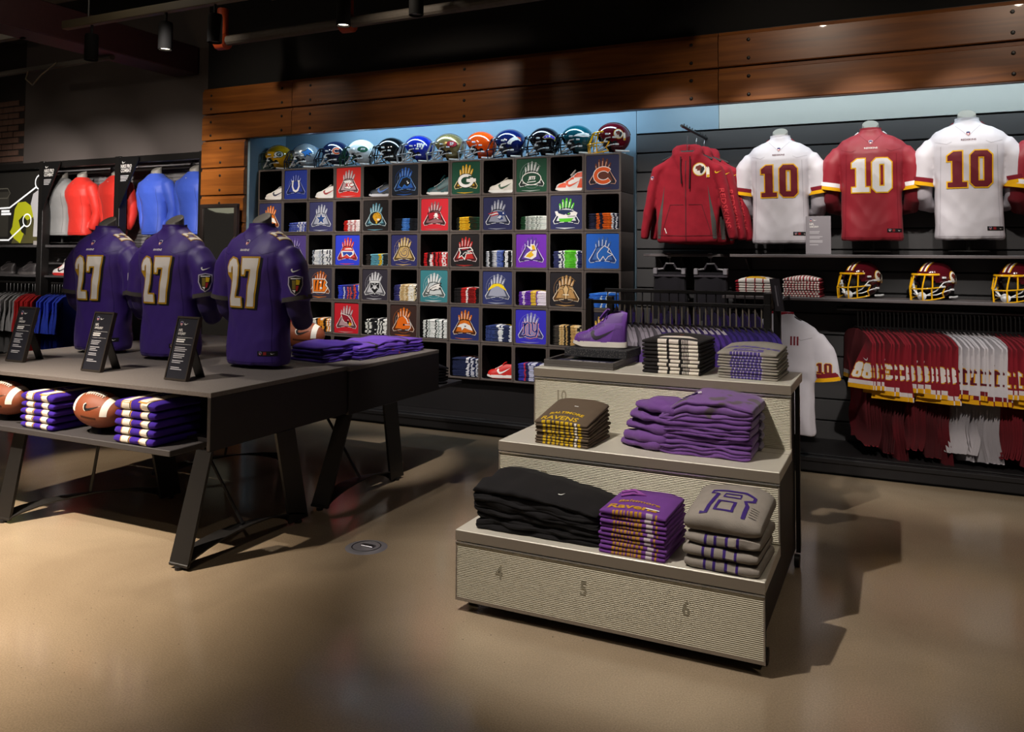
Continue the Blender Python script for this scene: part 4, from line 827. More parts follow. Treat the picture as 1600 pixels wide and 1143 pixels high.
# ================================================================== shoes
def shoe(label, loc, rot, upper, panel, sole, swo, high=False, toe=None, outsole=None, lace=None, scale=1):
    t = thing('sneaker', label, 'shoe', loc, rot); U = mat('leather_'+upper, upper, .5, var=.06, vscale=30)
    st = [(-.140, .030, .050, .030), (-.132, .058, .066, .030), (-.112, .082, .078, .030), (-.08, .094, .086, .030), (-.05, .094, .098, .031), (-.02, .090, .115, .031), (.005, .084, .130, .031), (.03, .078, .139, .031), (.055, .074, .142, .031), (.085, .072, .140, .031), (.112, .066, .138, .031), (.13, .052, .137, .031), (.138, .034, .134, .031)]
    if high: st = [(x, wd, h if x < -.05 else [.100, .118, .138, .160, .180, .194, .196, .190, .186][min(8, max(0, int((x+.05)/.0235)))], b) for x, wd, h, b in st]
    q = MB(); rings = []
    for x, wd, h, b in st:
        ring = []
        for k in range(17):
            a = PI*k/16; c, s_ = math.cos(a), math.sin(a); pw = .75 if x > -.02 else .9
            nar = 1-.32*max(0, (b+(h-b)*s_-.09)/.1) if x > 0 else 1
            ring.append(Vector((x+(.01*s_ if x > .1 else 0), wd/2*math.copysign(abs(c)**pw, c)*nar, b+(h-b)*abs(s_)**(.8 if x > -.02 else 1))))
        rings.append(ring)
    q.loft(rings, U); me = q.mesh('upper', 50); up = obj('upper', me, t)
    q = MB(); out = []
    for i in range(40):
        a = 2*PI*i/40; x = .148*math.cos(a); y = (.047 if x > 0 else .053)*math.copysign(abs(math.sin(a))**.62, math.sin(a)); y *= 1-.18*math.exp(-((x-.03)/.05)**2); out.append((x-.001, y))
    ft = lambda z, k, d=0: [Vector((x*k, y*k, z+(.012*max(0, (-x-.09)/.05)) if z < .02 else z+d)) for x, y in out]
    q.loft([ft(.0, .95), ft(.006, .99)], mat('outsole_'+(outsole or sole), outsole or sole, .6)); q.build('outsole', t, 40)
    q = MB(); q.loft([ft(.0062, 1.0), ft(.02, 1.0), ft(.034, .985)], mat('midsole_'+sole, sole, .5)); q.build('midsole', t, 40)
    tr = bvh(me)
    for ax, s in (('Y', 1), ('back', -1)):
        fn = onto(tr, 'Y', .001) if ax == 'Y' else (lambda u, v, L: (lambda h: None if h is None else h+Vector((0, .001*L, 0)))(tr.ray_cast(Vector((u, 3, v)), Vector((0, -1, 0)))[0]))
        a = Art(fn, .02); Pn = mat('overlay_'+panel, panel, .5)
        if panel != upper:
            a.poly([(-.125, .036), (-.045, .036), (-.03, .075), (-.07, .082), (-.12, .06)] if not toe else [(-.135, .034), (-.1, .034), (-.09, .07), (-.12, .07)], Pn, 1)
            a.poly([(.06, .034), (.133, .034), (.13, .12), (.09, .125), (.075, .07)], Pn, 1)
            a.stroke([(-.055, .094), (-.02, .105), (.01, .122), (.03, .125)], .022, Pn, 1)
            if high: a.poly([(.03, .13), (.125, .135), (.125, .188), (.04, .17)], Pn, 1)
        swoosh(a, .025, .072, .135, mat('overlay_'+swo, swo, .5), 2, -1 if False else 1, R(8)); a.build('side_panels', up)
    q = MB(); hh = .195 if high else .144
    q.lathe([(.001, 0), (.034, 0)], mat('shoe_inside', '#1a1718', .9), 16, 'Z', (0, 0, 0)); me2 = q.mesh('collar')
    c = obj('collar', me2, t, (.075, 0, hh-.001), None); c.scale = (1.45, .62, 1); 
    q = MB(); L = mat('lace_'+(lace or sole), lace or sole, .8)
    for i in range(5 if not high else 7):
        x = -.062+.0165*i; h = tr.ray_cast(Vector((x, 0, 1)), Vector((0, 0, -1)))[0]
        if h: q.tube([(x, -.026, h.z-.010), (x+.003, -.012, h.z+.001), (x+.004, .012, h.z+.001), (x, .026, h.z-.010)], .0034, L, 5)
    q.build('laces', t)
    q = MB(); q.tube([(.0, 0, .118 if not high else .150), (.03, 0, .146 if not high else .186), (.046, 0, .152 if not high else .203)], [.024, .028, .024], U, 10, flat=.3); q.build('tongue', t, 60)
    t.scale = (scale,)*3
    return t
for (r, c), lab, args, dx in (((0, 0), 'white low sneaker with navy tick in the top left cubby', ('#e6e2e0', '#e6e2e0', '#efecea', '#2a2c4a'), .03),
    ((0, 2), 'white low sneaker with red tick in the top cubby row', ('#ece7e2', '#ece7e2', '#f2efec', '#a3242a'), .035),
    ((0, 4), 'black low sneaker with blue tick and white sole', ('#1b2026', '#252c36', '#cfcfd6', '#3a6ab8'), .03),
    ((0, 6), 'dark teal high-top sneaker in the top cubby row', ('#12484c', '#0f3a40', '#d6d2cf', '#1d2a2c'), .03),
    ((0, 8), 'white and green low sneaker in the top cubby row', ('#dcd6cb', '#dcd6cb', '#f0efec', '#22502f'), .03),
    ((0, 10), 'orange and white high-top sneaker in the top cubby row', ('#e6e2de', '#e04a14', '#f0ece8', '#e04a14'), .035),
    ((5, 8), 'bright red low sneaker with white tick in the bottom cubby row', ('#c8221e', '#c8221e', '#efe9e6', '#f2efec'), .03)):
    x, z = cell(r, c)
    shoe(lab, (x+.004, YF+.105, z), R(13), *args, high='high-top' in lab, outsole='#e0a81c' if 'red tick' in lab else ('#c8221e' if r == 5 else None), scale=.9)
# ================================================================== garment bodies
def remesh(q, voxel=.011, smooth=3, wr=.0035, seed=1, fold=1.0):
    me = q.mesh('raw'); o = obj('raw', me)
    m = o.modifiers.new('r', 'REMESH'); m.mode = 'VOXEL'; m.voxel_size = voxel
    s = o.modifiers.new('s', 'SMOOTH'); s.iterations = smooth; s.factor = .5
    dg = bpy.context.evaluated_depsgraph_get(); out = bpy.data.meshes.new_from_object(o.evaluated_get(dg))
    bpy.data.objects.remove(o); bpy.data.meshes.remove(me)
    out.materials.clear()
    ns = [v.normal.copy() for v in out.vertices]
    for v, n in zip(out.vertices, ns):
        p = v.co
        a = noise.noise(Vector((p.x*7+p.z*2.5, p.y*4, p.z*3.2+seed*5)))
        b = noise.noise(Vector((p.x*16-p.z*7, p.y*9, p.z*6-seed)))
        c = 1-abs(noise.noise(Vector((p.x*9+p.z*5, p.y*6+seed, p.z*4))))*2
        v.co += n*(wr*(a*1.1+b*.5+c*.7*fold))
    out.polygons.foreach_set('use_smooth', [True]*len(out.polygons)); out.update()
    return out
def ring(a, b, z, cy=0, n=28, ex=2.4):
    return [Vector((a*math.copysign(abs(math.cos(t))**(2/ex), math.cos(t)), cy+b*math.copysign(abs(math.sin(t))**(2/ex), math.sin(t)), z)) for t in (2*PI*k/n for k in range(n))]
D0 = mat('tmp', '#888888')
def torso(kind):
    q = MB()
    if kind == 'jersey':
        sec = [(.206, .118, 0, .0), (.207, .12, .03, 0), (.200, .116, .2, 0), (.198, .114, .34, -.004), (.208, .122, .46, -.01), (.222, .130, .56, -.014), (.232, .126, .63, -.010), (.236, .112, .68, 0), (.208, .094, .718, .004), (.155, .080, .748, .008), (.100, .073, .772, .008), (.072, .068, .795, .006), (.07, .066, .815, .004)]
        q.loft([ring(a, b, z, cy) for a, b, z, cy in sec], D0)
        for s in (-1, 1):
            q.tube([(s*.15, .002, .635), (s*.212, .0, .612), (s*.255, -.002, .56), (s*.278, .0, .46), (s*.284, .006, .372)], [.06, .080, .082, .079, .082], D0, 18)
        return remesh(q, .0105, 3, .0062, 3, 1.4)
    if kind == 'tight':
        sec = [(.168, .098, 0, .0), (.166, .098, .1, 0), (.162, .096, .2, 0), (.172, .104, .34, -.008), (.2, .122, .46, -.016), (.208, .122, .53, -.012), (.195, .108, .59, 0), (.15, .088, .635, .008), (.1, .074, .665, .01), (.072, .064, .685, .01)]
        q.loft([ring(a, b, z, cy) for a, b, z, cy in sec], D0)
        for s in (-1, 1): q.tube([(s*.14, .004, .585), (s*.2, .004, .55), (s*.238, .01, .46), (s*.255, .03, .34), (s*.25, .045, .25), (s*.225, .03, .14), (s*.2, .02, .07)], [.06, .075, .068, .06, .055, .05, .042], D0, 16)
        return remesh(q, .0115, 3, .0028, 9, 1.3)
JM = torso('jersey'); TM = torso('tight')
def lower_arm(s):
    q = MB()
    q.tube([(s*.272, .0, .45), (s*.278, .006, .39), (s*.28, .03, .31), (s*.262, .08, .25), (s*.215, .12, .24), (s*.17, .13, .25)], [.072, .072, .067, .06, .055, .04], D0, 14)
    return remesh(q, .012, 2, .003, 4)
LA = {s: lower_arm(s) for s in (-1, 1)}
def recol(me, m, name): c = me.copy(); c.name = name; c.materials.clear(); c.materials.append(m); return c
def neck(parent, z, m, h=.075):
    q = MB(); rs = [ring(.062, .06, z-.06, .006, 22, 2), ring(.058, .056, z+.01, .006, 22, 2)]
    top = [Vector((p.x*.95, p.y*.95, z+h*.55+(p.y)*.55)) for p in ring(.058, .056, 0, .006, 22, 2)]; rs.append(top); rs.append([Vector((p.x*.9, p.y*.9, p.z+.004)) for p in top])
    q.loft(rs, m); return q.build('neck_block', parent, 45)
def stand(parent, m, depth=0, pole=True, zt=.1):
    q = MB()
    if pole: q.tube([(0, .02, -depth), (0, .02, zt)], .016, m, 10)
    q.lathe([(.0001, .008-depth), (.12, .008-depth), (.125, .004-depth), (.125, -depth)], m, 24, 'Z', (0, .02, 0)); return q.build('stand', parent, 40)
def band(parent, name, zs, rs, m, side, k=1.03, flare=0):
    """a sleeve band, a slightly wider ring round the end of the sleeve of JM"""
    q = MB(); ax = [Vector((side*.255, -.002, .56)), Vector((side*.278, 0, .46)), Vector((side*.284, .006, .372)), Vector((side*.2855, .008, .352))]
    def at(f):
        i = min(2, int(f)); t = f-i; return ax[i]*(1-t)+ax[i+1]*t
    d = (ax[2]-ax[0]).normalized(); u = Vector((0, 1, 0)).cross(d).normalized(); v = d.cross(u)
    rings = []
    for f, r in zip(zs, rs):
        c = at(f); rings.append([c+u*(r*math.cos(2*PI*j/24))+v*(r*.98*math.sin(2*PI*j/24)) for j in range(24)])
    q.loft(rings, m, caps=False); q.loft([[p*1 for p in rings[-1]], [at(zs[-1])+(p-at(zs[-1]))*.8+Vector((0, 0, .02)) for p in rings[-1]]], m, caps=False)
    return q.build(name, parent, 60)
JT = bvh(JM)
def collar(parent, m, m2=None):
    q = MB()
    q.loft([ring(.0735, .0695, z, .005, 28, 2.1) for z in (.785, .812, .82)]+[ring(.064, .06, .815, .005, 28, 2.1)], m, caps=False)
    o = q.build('collar', parent, 60); return o
def jersey_print(parent, num, fill, edge, word, wordcol, tagcol, seam, shadow=None, numz=.345, numh=.238, shoulder=None, sx=.80):
    fn = onto(JT, 'Y', .0011)
    a = Art(fn, .014); digits(a, num, 0, numz, numh, fill, edge, .035, 3, sx, shadow); a.build('number', parent)
    b = Art(fn, .014); b.text(word, 0, .655, .013, wordcol, 2, sx=1.15); b.build('wordmark', parent)
    c = Art(fn, .012); shield(c, 0, .705, .034, 2); c.build('crest', parent)
    d = Art(fn, .014); d.poly([(.10, .055), (.198, .055), (.198, .082), (.10, .082)], ink('#1c1b1e'), 2)
    shield(d, .118, .0685, .02, 3); d.poly([(.135, .06), (.152, .06), (.152, .077), (.135, .077)], ink('#8e2326'), 3); swoosh(d, .182, .067, .018, WHITEP, 4); d.build('hem_tag', parent)
    e = Art(fn, .014)
    for s in (-1, 1):
        e.stroke([(s*.076, .765), (s*.03, .72), (0, .685)], .0028, seam, 1); e.stroke([(s*.20, .655), (s*.13, .635), (s*.10, .65)], .0028, seam, 1); e.stroke([(s*.165, .62), (s*.168, .4), (s*.175, .1), (s*.18, .01)], .0028, seam, 1)
    e.stroke([(-.2, .018), (0, .014), (.2, .018)], .003, seam, 1); e.build('seams', parent)
    if shoulder:
        for s in (-1, 1): g = Art(onto(JT, 'Z', .0012), .012); digits(g, num, s*.165, -.045, .075, fill, edge, .05, 3, .95); g.build('shoulder_number', parent)
GREYF = mat('mannequin_grey', '#55514b', .55); GREYL = mat('mannequin_light', '#9b978f', .5)
def dressed(label, loc, rot, style, group, scale=1):
    t = thing('jersey_torso', label, 'mannequin', loc, rot, group); t.scale = (scale,)*3
    if style == 'purple':
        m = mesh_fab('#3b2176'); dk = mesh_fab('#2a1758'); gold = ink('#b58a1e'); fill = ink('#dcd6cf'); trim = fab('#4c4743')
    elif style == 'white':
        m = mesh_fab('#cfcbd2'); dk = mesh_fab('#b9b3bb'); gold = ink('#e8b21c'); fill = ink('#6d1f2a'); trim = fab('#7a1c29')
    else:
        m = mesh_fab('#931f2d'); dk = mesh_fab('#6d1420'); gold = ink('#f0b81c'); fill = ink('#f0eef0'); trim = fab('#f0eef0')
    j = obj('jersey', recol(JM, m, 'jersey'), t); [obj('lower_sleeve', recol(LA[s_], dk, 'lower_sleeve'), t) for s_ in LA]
    neck(t, .80, GREYF if style == 'purple' else GREYL, .09); stand(t, FRM, .025 if style == 'purple' else .085, True, .06)
    if style == 'purple':
        jersey_print(j, '27', fill, gold, 'RAVENS', WHITEP, gold, ink('#2a1560'), BLACKP, .335, .28, True, .64)
        collar(j, m)
        a = Art(onto(JT, 'D', .0014, shift=(.19, .01)), .012)      # wearer's left sleeve
        swoosh(a, .0, .535, .055, WHITEP, 3)
        S = [(-.035, .495), (0, .503), (.035, .495), (.036, .455), (.02, .415), (0, .4), (-.02, .415), (-.036, .455)]
        a.poly(grow(S, .006), ink('#b9b3c4'), 2); a.poly(S, BLACKP, 3); a.poly([(-.02, .48), (.0, .48), (.0, .43), (-.018, .43)], ink('#7a6a2a'), 4); a.poly([(.002, .485), (.025, .48), (.02, .455), (.002, .455)], ink('#e0b81c'), 4); a.poly([(.002, .45), (.018, .45), (.01, .42), (.002, .42)], ink('#a8232c'), 4); a.poly([(-.018, .425), (.0, .425), (-.004, .408)], WHITEP, 4)
        a.stroke([(-.028, .49), (.028, .49)], .006, WHITEP, 4); a.build('sleeve_crest', j)
        # grey back yoke of the collar with a small bird mark
        q = MB(); rr = [[Vector((p.x, p.y, z)) for p in ring(.0765, .0725, 0, .005, 28, 2.1)[1:13]] for z in (.775, .822)]
        q.loft([[p for p in r_] for r_ in rr], trim, caps=False, closed=False); q.build('back_collar', j, 60)
        for s in (-1, 1): band(j, 'cuff', (1.72, 2.05), (.0865, .0885), trim, s)
    else:
        jersey_print(j, '10', fill, gold, 'REDSKINS', ink('#5a1822') if style == 'white' else WHITEP, gold, ink('#aaa6ae') if style == 'white' else ink('#741522'))
        collar(j, m)
        for s in (-1, 1):
            band(j, 'sleeve_band', (1.38, 1.72), (.0845, .0865), trim, s); band(j, 'sleeve_band', (1.72, 2.05), (.0865, .0885), fab('#e5ab12'), s)
            q = MB(); pts = [(s*.078, -.028, .785), (s*.102, -.02, .772), (s*.112, -.005, .768), (s*.086, -.005, .792)]
            q.add([Vector(p)+Vector((0, -.004, .004)) for p in pts], [(0, 1, 2, 3)], trim); q.build('collar_tip', j)
        for ax, s in (('X', 1), ('-X', -1)):
            a = Art(onto(JT, ax, .0014), .012); digits(a, '10', .005, .425, .065, fill, gold, .05, 3); swoosh(a, 0, .53, .035, fill, 3); a.build('sleeve_number', j)
    return t
GT = 'purple jersey torsos on the table'
dressed('purple number 27 jersey torso at the right end of the table', (-3.52, 3.83, .842), R(-2), 'purple', GT, 1.025)
dressed('purple number 27 jersey torso in the middle of the table, brightest lit', (-4.29, 3.86, .842), R(2), 'purple', GT, 1.025)
dressed('purple number 27 jersey torso at the left of the table', (-4.98, 3.9, .842), R(3), 'purple', GT, 1.025)
GW = 'number 10 jersey torsos on the wall shelf'
dressed('white number 10 jersey torso beside the maroon hoodie', (-.82, 6.50, 1.605), R(1), 'white', GW, 1.0)
dressed('maroon number 10 jersey torso between two white ones', (-.185, 6.50, 1.625), R(2), 'maroon', GW, 1.0)
dressed('white number 10 jersey torso on the far right of the shelf', (.435, 6.50, 1.632), R(0), 'white', GW, 1.03)
dressed('maroon jersey torso cut off by the right frame edge', (1.02, 6.50, 1.60), R(0), 'maroon', GW, 1.03)
def tight(label, loc, rot, col, group):
    t = thing('shirt_torso', label, 'mannequin', loc, rot, group); m = mesh_fab(col)
    j = obj('long_sleeve_shirt', recol(TM, m, 'long_sleeve_shirt'), t); neck(t, .68, GREYL, .10); stand(t, FRM, .09, True, .05)
    tr = TT; a = Art(onto(tr, 'Y', .0012), .012); swoosh(a, .0, .61, .03, WHITEP, 2); a.build('chest_mark', j)
    b = Art(onto(tr, 'Y', .0011), .014); sm = ink('#%02x%02x%02x' % tuple(int(int(col[i:i+2], 16)*.7) for i in (1, 3, 5)))
    b.stroke([(-.13, .03), (-.14, .3), (-.15, .5)], .003, sm, 1); b.stroke([(.13, .03), (.14, .3), (.15, .5)], .003, sm, 1); b.stroke([(-.15, .03), (0, .024), (.15, .03)], .003, sm, 1); b.build('seams', j)
    return t
TT = bvh(TM)
GC = 'long sleeve shirt torsos in the left wall bay'
for px, col, lab in ((97, '#8f8f8f', 'grey long sleeve shirt torso half hidden behind the black sign'), (127, '#e2362c', 'bright red long sleeve shirt torso, first of two'), (181, '#e2362c', 'bright red long sleeve shirt torso behind the steel post'), (243, '#4a6ae0', 'blue long sleeve shirt torso left of the other blue one'), (303, '#4a6ae0', 'blue long sleeve shirt torso beside the timber column')):
    x = atY(px, 300, 6.5).x; tight(lab, (x, 6.5, 1.70), R(-4), col, GC)
# ------------------------------------------------------------------ hoodies hanging face out
def hoodie_mesh(seed):
    q = MB(); sec = [(.225, .05, 0), (.235, .062, .02), (.232, .066, .06), (.238, .07, .2), (.24, .072, .4), (.235, .072, .54), (.21, .064, .61), (.15, .055, .66), (.095, .05, .69), (.07, .045, .70)]
    q.loft([ring(a, b, z, 0, 28, 2.6) for a, b, z in sec], D0)
    for s in (-1, 1): q.tube([(s*.15, 0, .61), (s*.225, .0, .56), (s*.27, .005, .42), (s*.305, .012, .24), (s*.335, .02, .08), (s*.342, .02, .03)], [.055, .075, .07, .062, .055, .046], D0, 16, flat=.62)
    q.tube([(-.012, -.062, .50), (-.045, -.058, .60), (-.078, -.035, .668), (-.088, .01, .705), (-.075, .05, .728), (-.035, .075, .738), (.035, .075, .738), (.075, .05, .728), (.088, .01, .705), (.078, -.035, .668), (.045, -.058, .60), (.012, -.062, .50)], [.012, .022, .03, .034, .036, .036, .036, .036, .034, .03, .022, .012], D0, 12)
    q.tube([(-.09, .05, .70), (0, .085, .68), (.09, .05, .70)], [.05, .06, .05], D0, 10)
    return remesh(q, .0115, 3, .0055, seed, 1.2)
HM = hoodie_mesh(2); HT = bvh(HM)
def hoodie(label, loc, rot, front=True):
    t = thing('hanging_hoodie', label, 'hoodie', loc, rot, 'maroon hoodies on the face-out arm')
    j = obj('body', recol(HM, fab('#8c1a28', .2), 'body'), t)
    fn = onto(HT, 'Y', .0012)
    K = fab('#4f4b49')
    for s in (-1, 1): g = Art(fn, .014); g.poly([(s*.165, .44), (s*.185, .33), (s*.222, .16), (s*.226, .03), (s*.2, .03), (s*.185, .2)], K, 2); g.build('side_panel', j)
    z = Art(fn, .014); z.stroke([(0, .01), (0, .3), (0, .63)], .006, ink('#3a0c14'), 2); z.build('zip', j)
    p = Art(fn, .014); d = ink('#5c0f1a'); p.stroke([(-.02, .29), (-.12, .29), (-.185, .08), (-.185, .055)], .005, d, 2); p.stroke([(.02, .29), (.12, .29), (.185, .08), (.185, .055)], .005, d, 2); p.stroke([(-.225, .055), (0, .05), (.225, .055)], .005, d, 2); p.stroke([(-.165, .11), (-.15, .07)], .006, WHITEP, 3); p.build('pocket', j)
    for s in (-1, 1):
        q = MB(); q.tube([(s*.035, -.085, .66), (s*.036, -.088, .58), (s*.03, -.09, .43-.02*s)], .0045, ink('#2a0a10'), 6); q.build('drawstring', j)
    a = Art(fn, .012); dec_ring(a, .105, .56, .10); a.build('emblem', j)
    b = Art(fn, .012); swoosh(b, .245, .535, .05, ink('#e0b81c'), 3, 1, R(10)); shield(b, -.262, .5, .034, 2); b.build('sleeve_mark', j)
    c = Art(fn, .012)
    pts, tr, wd = TXT['REDSKINS']; c.tris([(.268+.05*a_/wd+(b_-.5)*.04, .41-.30*a_/wd) for a_, b_ in pts], tr, ink('#c0343c'), 3); c.build('sleeve_lettering', j)
    q = MB(); q.tube([(-.19, .0, .64), (-.05, 0, .705), (.05, 0, .705), (.19, 0, .64)], .012, BLACK, 8); q.build('hanger', t)
    q = MB(); q.tube([(0, 0, .70), (0, 0, .80), (.0, .02, .83), (0, .035, .81)], .003, STEEL, 6); q.build('hook', t)
    return t
hoodie('front maroon zip hoodie hanging face out below the blue wall', (-1.485, 6.28, 1.605), R(3))
hoodie('second maroon hoodie, hanging behind the front one', (-1.44, 6.39, 1.60), R(2))
hoodie('rear maroon hoodie nearest the slatted wall', (-1.40, 6.49, 1.595), R(2))
fa = thing('face_out_arm', 'slotted sloping steel arm that carries the maroon hoodies', 'display arm', (-1.43, 6.72, 2.47))
q = MB(); q.tube([(0, 0, 0), (-.08, -.52, .035)], .012, mat('arm_steel', '#55585a', .35, .8), 8); q.build('arm', fa)
for i in range(9):
    q = MB(); q.tube([(-.078*i/9-.004, -.5*i/9-.02, .034*i/9+.012), (-.078*i/9-.004, -.5*i/9-.02, .034*i/9+.028)], .004, FRM, 6); q.build('notch', fa)
# ------------------------------------------------------------------ garments hung sideways on rails
def side_mesh(W, H, t, seed, zmat, flare=.10, sl=.36, hemx=0, SW_=.12):
    """garment on a hanger in its own plane (Y across, Z down from the hook point), X is its thickness"""
    q = MB(); ys = [-1, -.95, -.88, -.80, -.72, -.64, -(W/2-.018)/(W/2+SW_), -(W/2-.021)/(W/2+SW_), -.45, -.25, 0, .25, .45, .62, .8, 1]; bs = W/2+SW_; NZ = 16; y0 = W/2-.02
    cols = []
    for f in ys:
        y = f*bs; ay = abs(y)
        top = -.015-.19*max(0, ay-.06)**1.15-(.55*(ay-.2)**1.4 if ay > .2 else 0)
        if ay > W/2-.02: bot = -sl
        else: bot = -H+.02*noise.noise(Vector((y*8, seed, 0)))
        col = []
        for j in range(NZ+1):
            z = top+(bot-top)*j/NZ
            if ay > W/2-.02: z = top+(-sl+.058-top)*j/(NZ-2) if j < NZ-1 else (-sl+.03 if j == NZ-1 else -sl)
            dp = max(0, -z-.35)*.10; x = (.012+dp)*noise.noise(Vector((y*5, z*4, seed*3.1)))*min(1, -z*4)+(.006+dp*.6)*noise.noise(Vector((y*16, z*3, seed)))
            if ay > y0 and y < 0: x -= flare*(bs-ay)/(bs-y0)*min(1, max(0, -z-.10)/.26)
            x += hemx*max(0, -z-.3)
            th = t/2*(1-.35*j/NZ)*(1 if .07 < j/NZ else .75)*(.55 if abs(f) > .97 else 1)
            yy = y*(1+.03*noise.noise(Vector((z*5, seed, f))))
            col.append((Vector((x-th, yy, z)), Vector((x+th, yy, z)), z))
        cols.append(col)
    n = len(ys); vs = []; ix = {}
    for i in range(n):
        for j in range(NZ+1):
            for k in (0, 1): ix[i, j, k] = len(vs); vs.append(cols[i][j][k])
    fs = []; ms = []
    for i in range(n-1):
        sleeve = min(abs(ys[i]), abs(ys[i+1]))*bs >= W/2-.0205
        if not sleeve and max(abs(ys[i]), abs(ys[i+1]))*bs > W/2-.02 and ys[i] < 0: continue
        for j in range(NZ):
            if abs(cols[i][j][2]-cols[i+1][j][2]) > .25: continue
            m = zmat(sleeve, (cols[i][j][2]+cols[i+1][j][2]+cols[i][j+1][2]+cols[i+1][j+1][2])/4, sl)
            for k in (0, 1):
                fs.append((ix[i, j, k], ix[i+1, j, k], ix[i+1, j+1, k], ix[i, j+1, k])); ms.append(m)
        for j in (0, NZ):
            m = zmat(sleeve, cols[i][j][2], sl); fs.append((ix[i, j, 0], ix[i, j, 1], ix[i+1, j, 1], ix[i+1, j, 0])); ms.append(m)
    for i in (0, n-1):
        for j in range(NZ): fs.append((ix[i, j, 0], ix[i, j+1, 0], ix[i, j+1, 1], ix[i, j, 1])); ms.append(zmat(True, cols[i][j][2], sl))
    q.add(vs, fs, ms); me = q.mesh('garment'); me.polygons.foreach_set('use_smooth', [True]*len(me.polygons)); me.set_sharp_from_angle(angle=R(70)); return me
def hanger_mesh(h=.13, steel=True):
    q = MB(); q.tube([(0, -.19, -.06), (0, -.06, -.005), (0, .06, -.005), (0, .19, -.06)], .007, BLACK, 6)
    m = mat('hook_wire', '#a89e8c', .4, .5) if steel else FRM
    q.tube([(0, 0, -.005), (0, 0, h-.03), (0, .012, h-.006), (0, .026, h), (0, .036, h-.012)], .0042, m, 5); return q.mesh('hanger', 50)
HNG = hanger_mesh(); HNK = hanger_mesh(.12, False)
def plainz(h): m = fab(h); return lambda s, z, sl: m
def stripez(body, b1, b2):
    A, B, C = fab(body), fab(b1), fab(b2)
    return lambda s, z, sl: (C if z < -sl+.03 else B if z < -sl+.058 else A) if s else A
def rail_garment(name, label, cat, me, loc, rot, group, art=None, hk=None):
    t = thing(name, label, cat, loc, rot, group); g = obj('garment', me, t); obj('hanger', hk or HNG, t)
    if art: art(me, g)
    return t
def sleeve_art(num, fill, edge, tick):
    def f(me, g):
        tr = bvh(me)
        def fn(u, v, L):
            h = tr.ray_cast(Vector((-2, u, v)), Vector((1, 0, 0)))[0]; return None if h is None else h+Vector((-.0012*L, 0, 0))
        a = Art(fn, .02)
        if num: digits(a, num, -(.21+.055), -.325, .10, fill, edge, .05, 2, .9)
        swoosh(a, -.265, -.20, .055, tick, 2, 1, R(0)); a.build('sleeve_print', g)
    return f
# maroon and white jerseys, lower right
wr = thing('wall_hang_rail', 'dark wall rail under the lower shelf holding the maroon and white jerseys', 'rail', (.2, 6.38, 1.13))
q = MB(); q.tube([(-.62, 0, 0), (1.5, 0, 0)], .014, FRM, 8); q.build('rail', wr)
for x in (-.58, .45, 1.4):
    q = MB(); q.tube([(x, 0, 0), (x, .33, 0)], .012, FRM, 8); q.build('bracket', wr)
kindz = ['maroon']*20+['white']*11+['maroon']*13
variants = {}
for s in range(3):
    variants['maroon', s] = side_mesh(.42, .80+.05*s, .021, s+1, stripez('#7d1824', '#cfc4c4', '#d89d12'), .13+.02*s, .40+.032*s)
    variants['white', s] = side_mesh(.42, .80+.05*s, .021, s+11, stripez('#c2bcc0', '#6d1822', '#d89d12'), .13+.02*s, .42+.03*s)
nums = {'maroon': ['88', '8', '3', '33', '38', '83'], 'white': ['10']}
cnt = {'maroon': 0, 'white': 0}; ref = {}
x0 = -.28
for i, k in enumerate(kindz):
    cnt[k] += 1; s = (0, 0, 0, 0, 1, 1, 1, 2, 2, 2, 0, 0, 0, 0, 1, 1, 1, 1, 2, 2, 0, 0, 0, 0, 1, 0, 0, 1, 1, 1, 1)[i % 31]
    grp = 0 if i < 20 else 1 if i < 31 else 2
    seq = i-(0, 20, 31)[grp]
    lab = '%s jersey on the wall rail, number %d from the left of the %s group' % (k, seq+1, ('left maroon', 'white', 'right maroon')[grp])
    lab = '%s jersey on the wall rail, %s in the %s group' % (k, (['first', 'second', 'third', 'fourth', 'fifth', 'sixth', 'seventh', 'eighth', 'ninth', 'tenth', 'eleventh', 'twelfth', 'thirteenth', 'fourteenth', 'fifteenth', 'sixteenth', 'seventeenth', 'eighteenth', 'nineteenth', 'twentieth'][seq]), ('left maroon', 'white', 'right maroon')[grp])
    nm = '88' if k == 'maroon' and i < 3 else ('33' if i < 9 else '83') if grp == 0 else '10'
    art = sleeve_art(nm, ink('#e4dcd8') if k == 'maroon' else ink('#5c1620'), ink('#d8a018'), ink('#e6e2e2') if k == 'maroon' else ink('#5c1620'))
    rail_garment('rail_jersey', lab, 'jersey', variants[k, s], (x0+.0262*i, 6.38+random.uniform(-.004, .004), 1.005), R(20+random.uniform(-3, 3)), 'jerseys on the right wall rail', art, HNK)
# purple rack behind the stepped display
rk = thing('garment_rack', 'black double rail garment rack full of purple tops behind the stepped display', 'rack', (-1.2, 5.2, 0))
for y, z, xa, xb in ((.22, 1.262, -.66, .50), (-.2, 1.205, -.62, .50)):
    q = MB(); q.box(xa, xb, y-.009, y+.009, z-.012, z+.012, FRM, .003); q.build('rail', rk)
for x in (.49,):
    q = MB(); q.box(x-.02, x+.02, -.22, .24, 1.19, 1.285, FRM, .004); q.build('end_plate', rk)
    for y in (-.2, .22): q = MB(); q.box(x-.022, x+.022, y-.022, y+.022, .03, 1.22, FRM, .004); q.build('post', rk)
for x in (-.62,):
    for y in (-.2, .22): q = MB(); q.box(x-.022, x+.022, y-.022, y+.022, .03, 1.22, FRM, .004); q.build('post', rk)
for x in (-.62, .49): q = MB(); q.box(x-.03, x+.03, -.3, .32, 0, .04, FRM, .006); q.build('foot', rk)
PV = {}
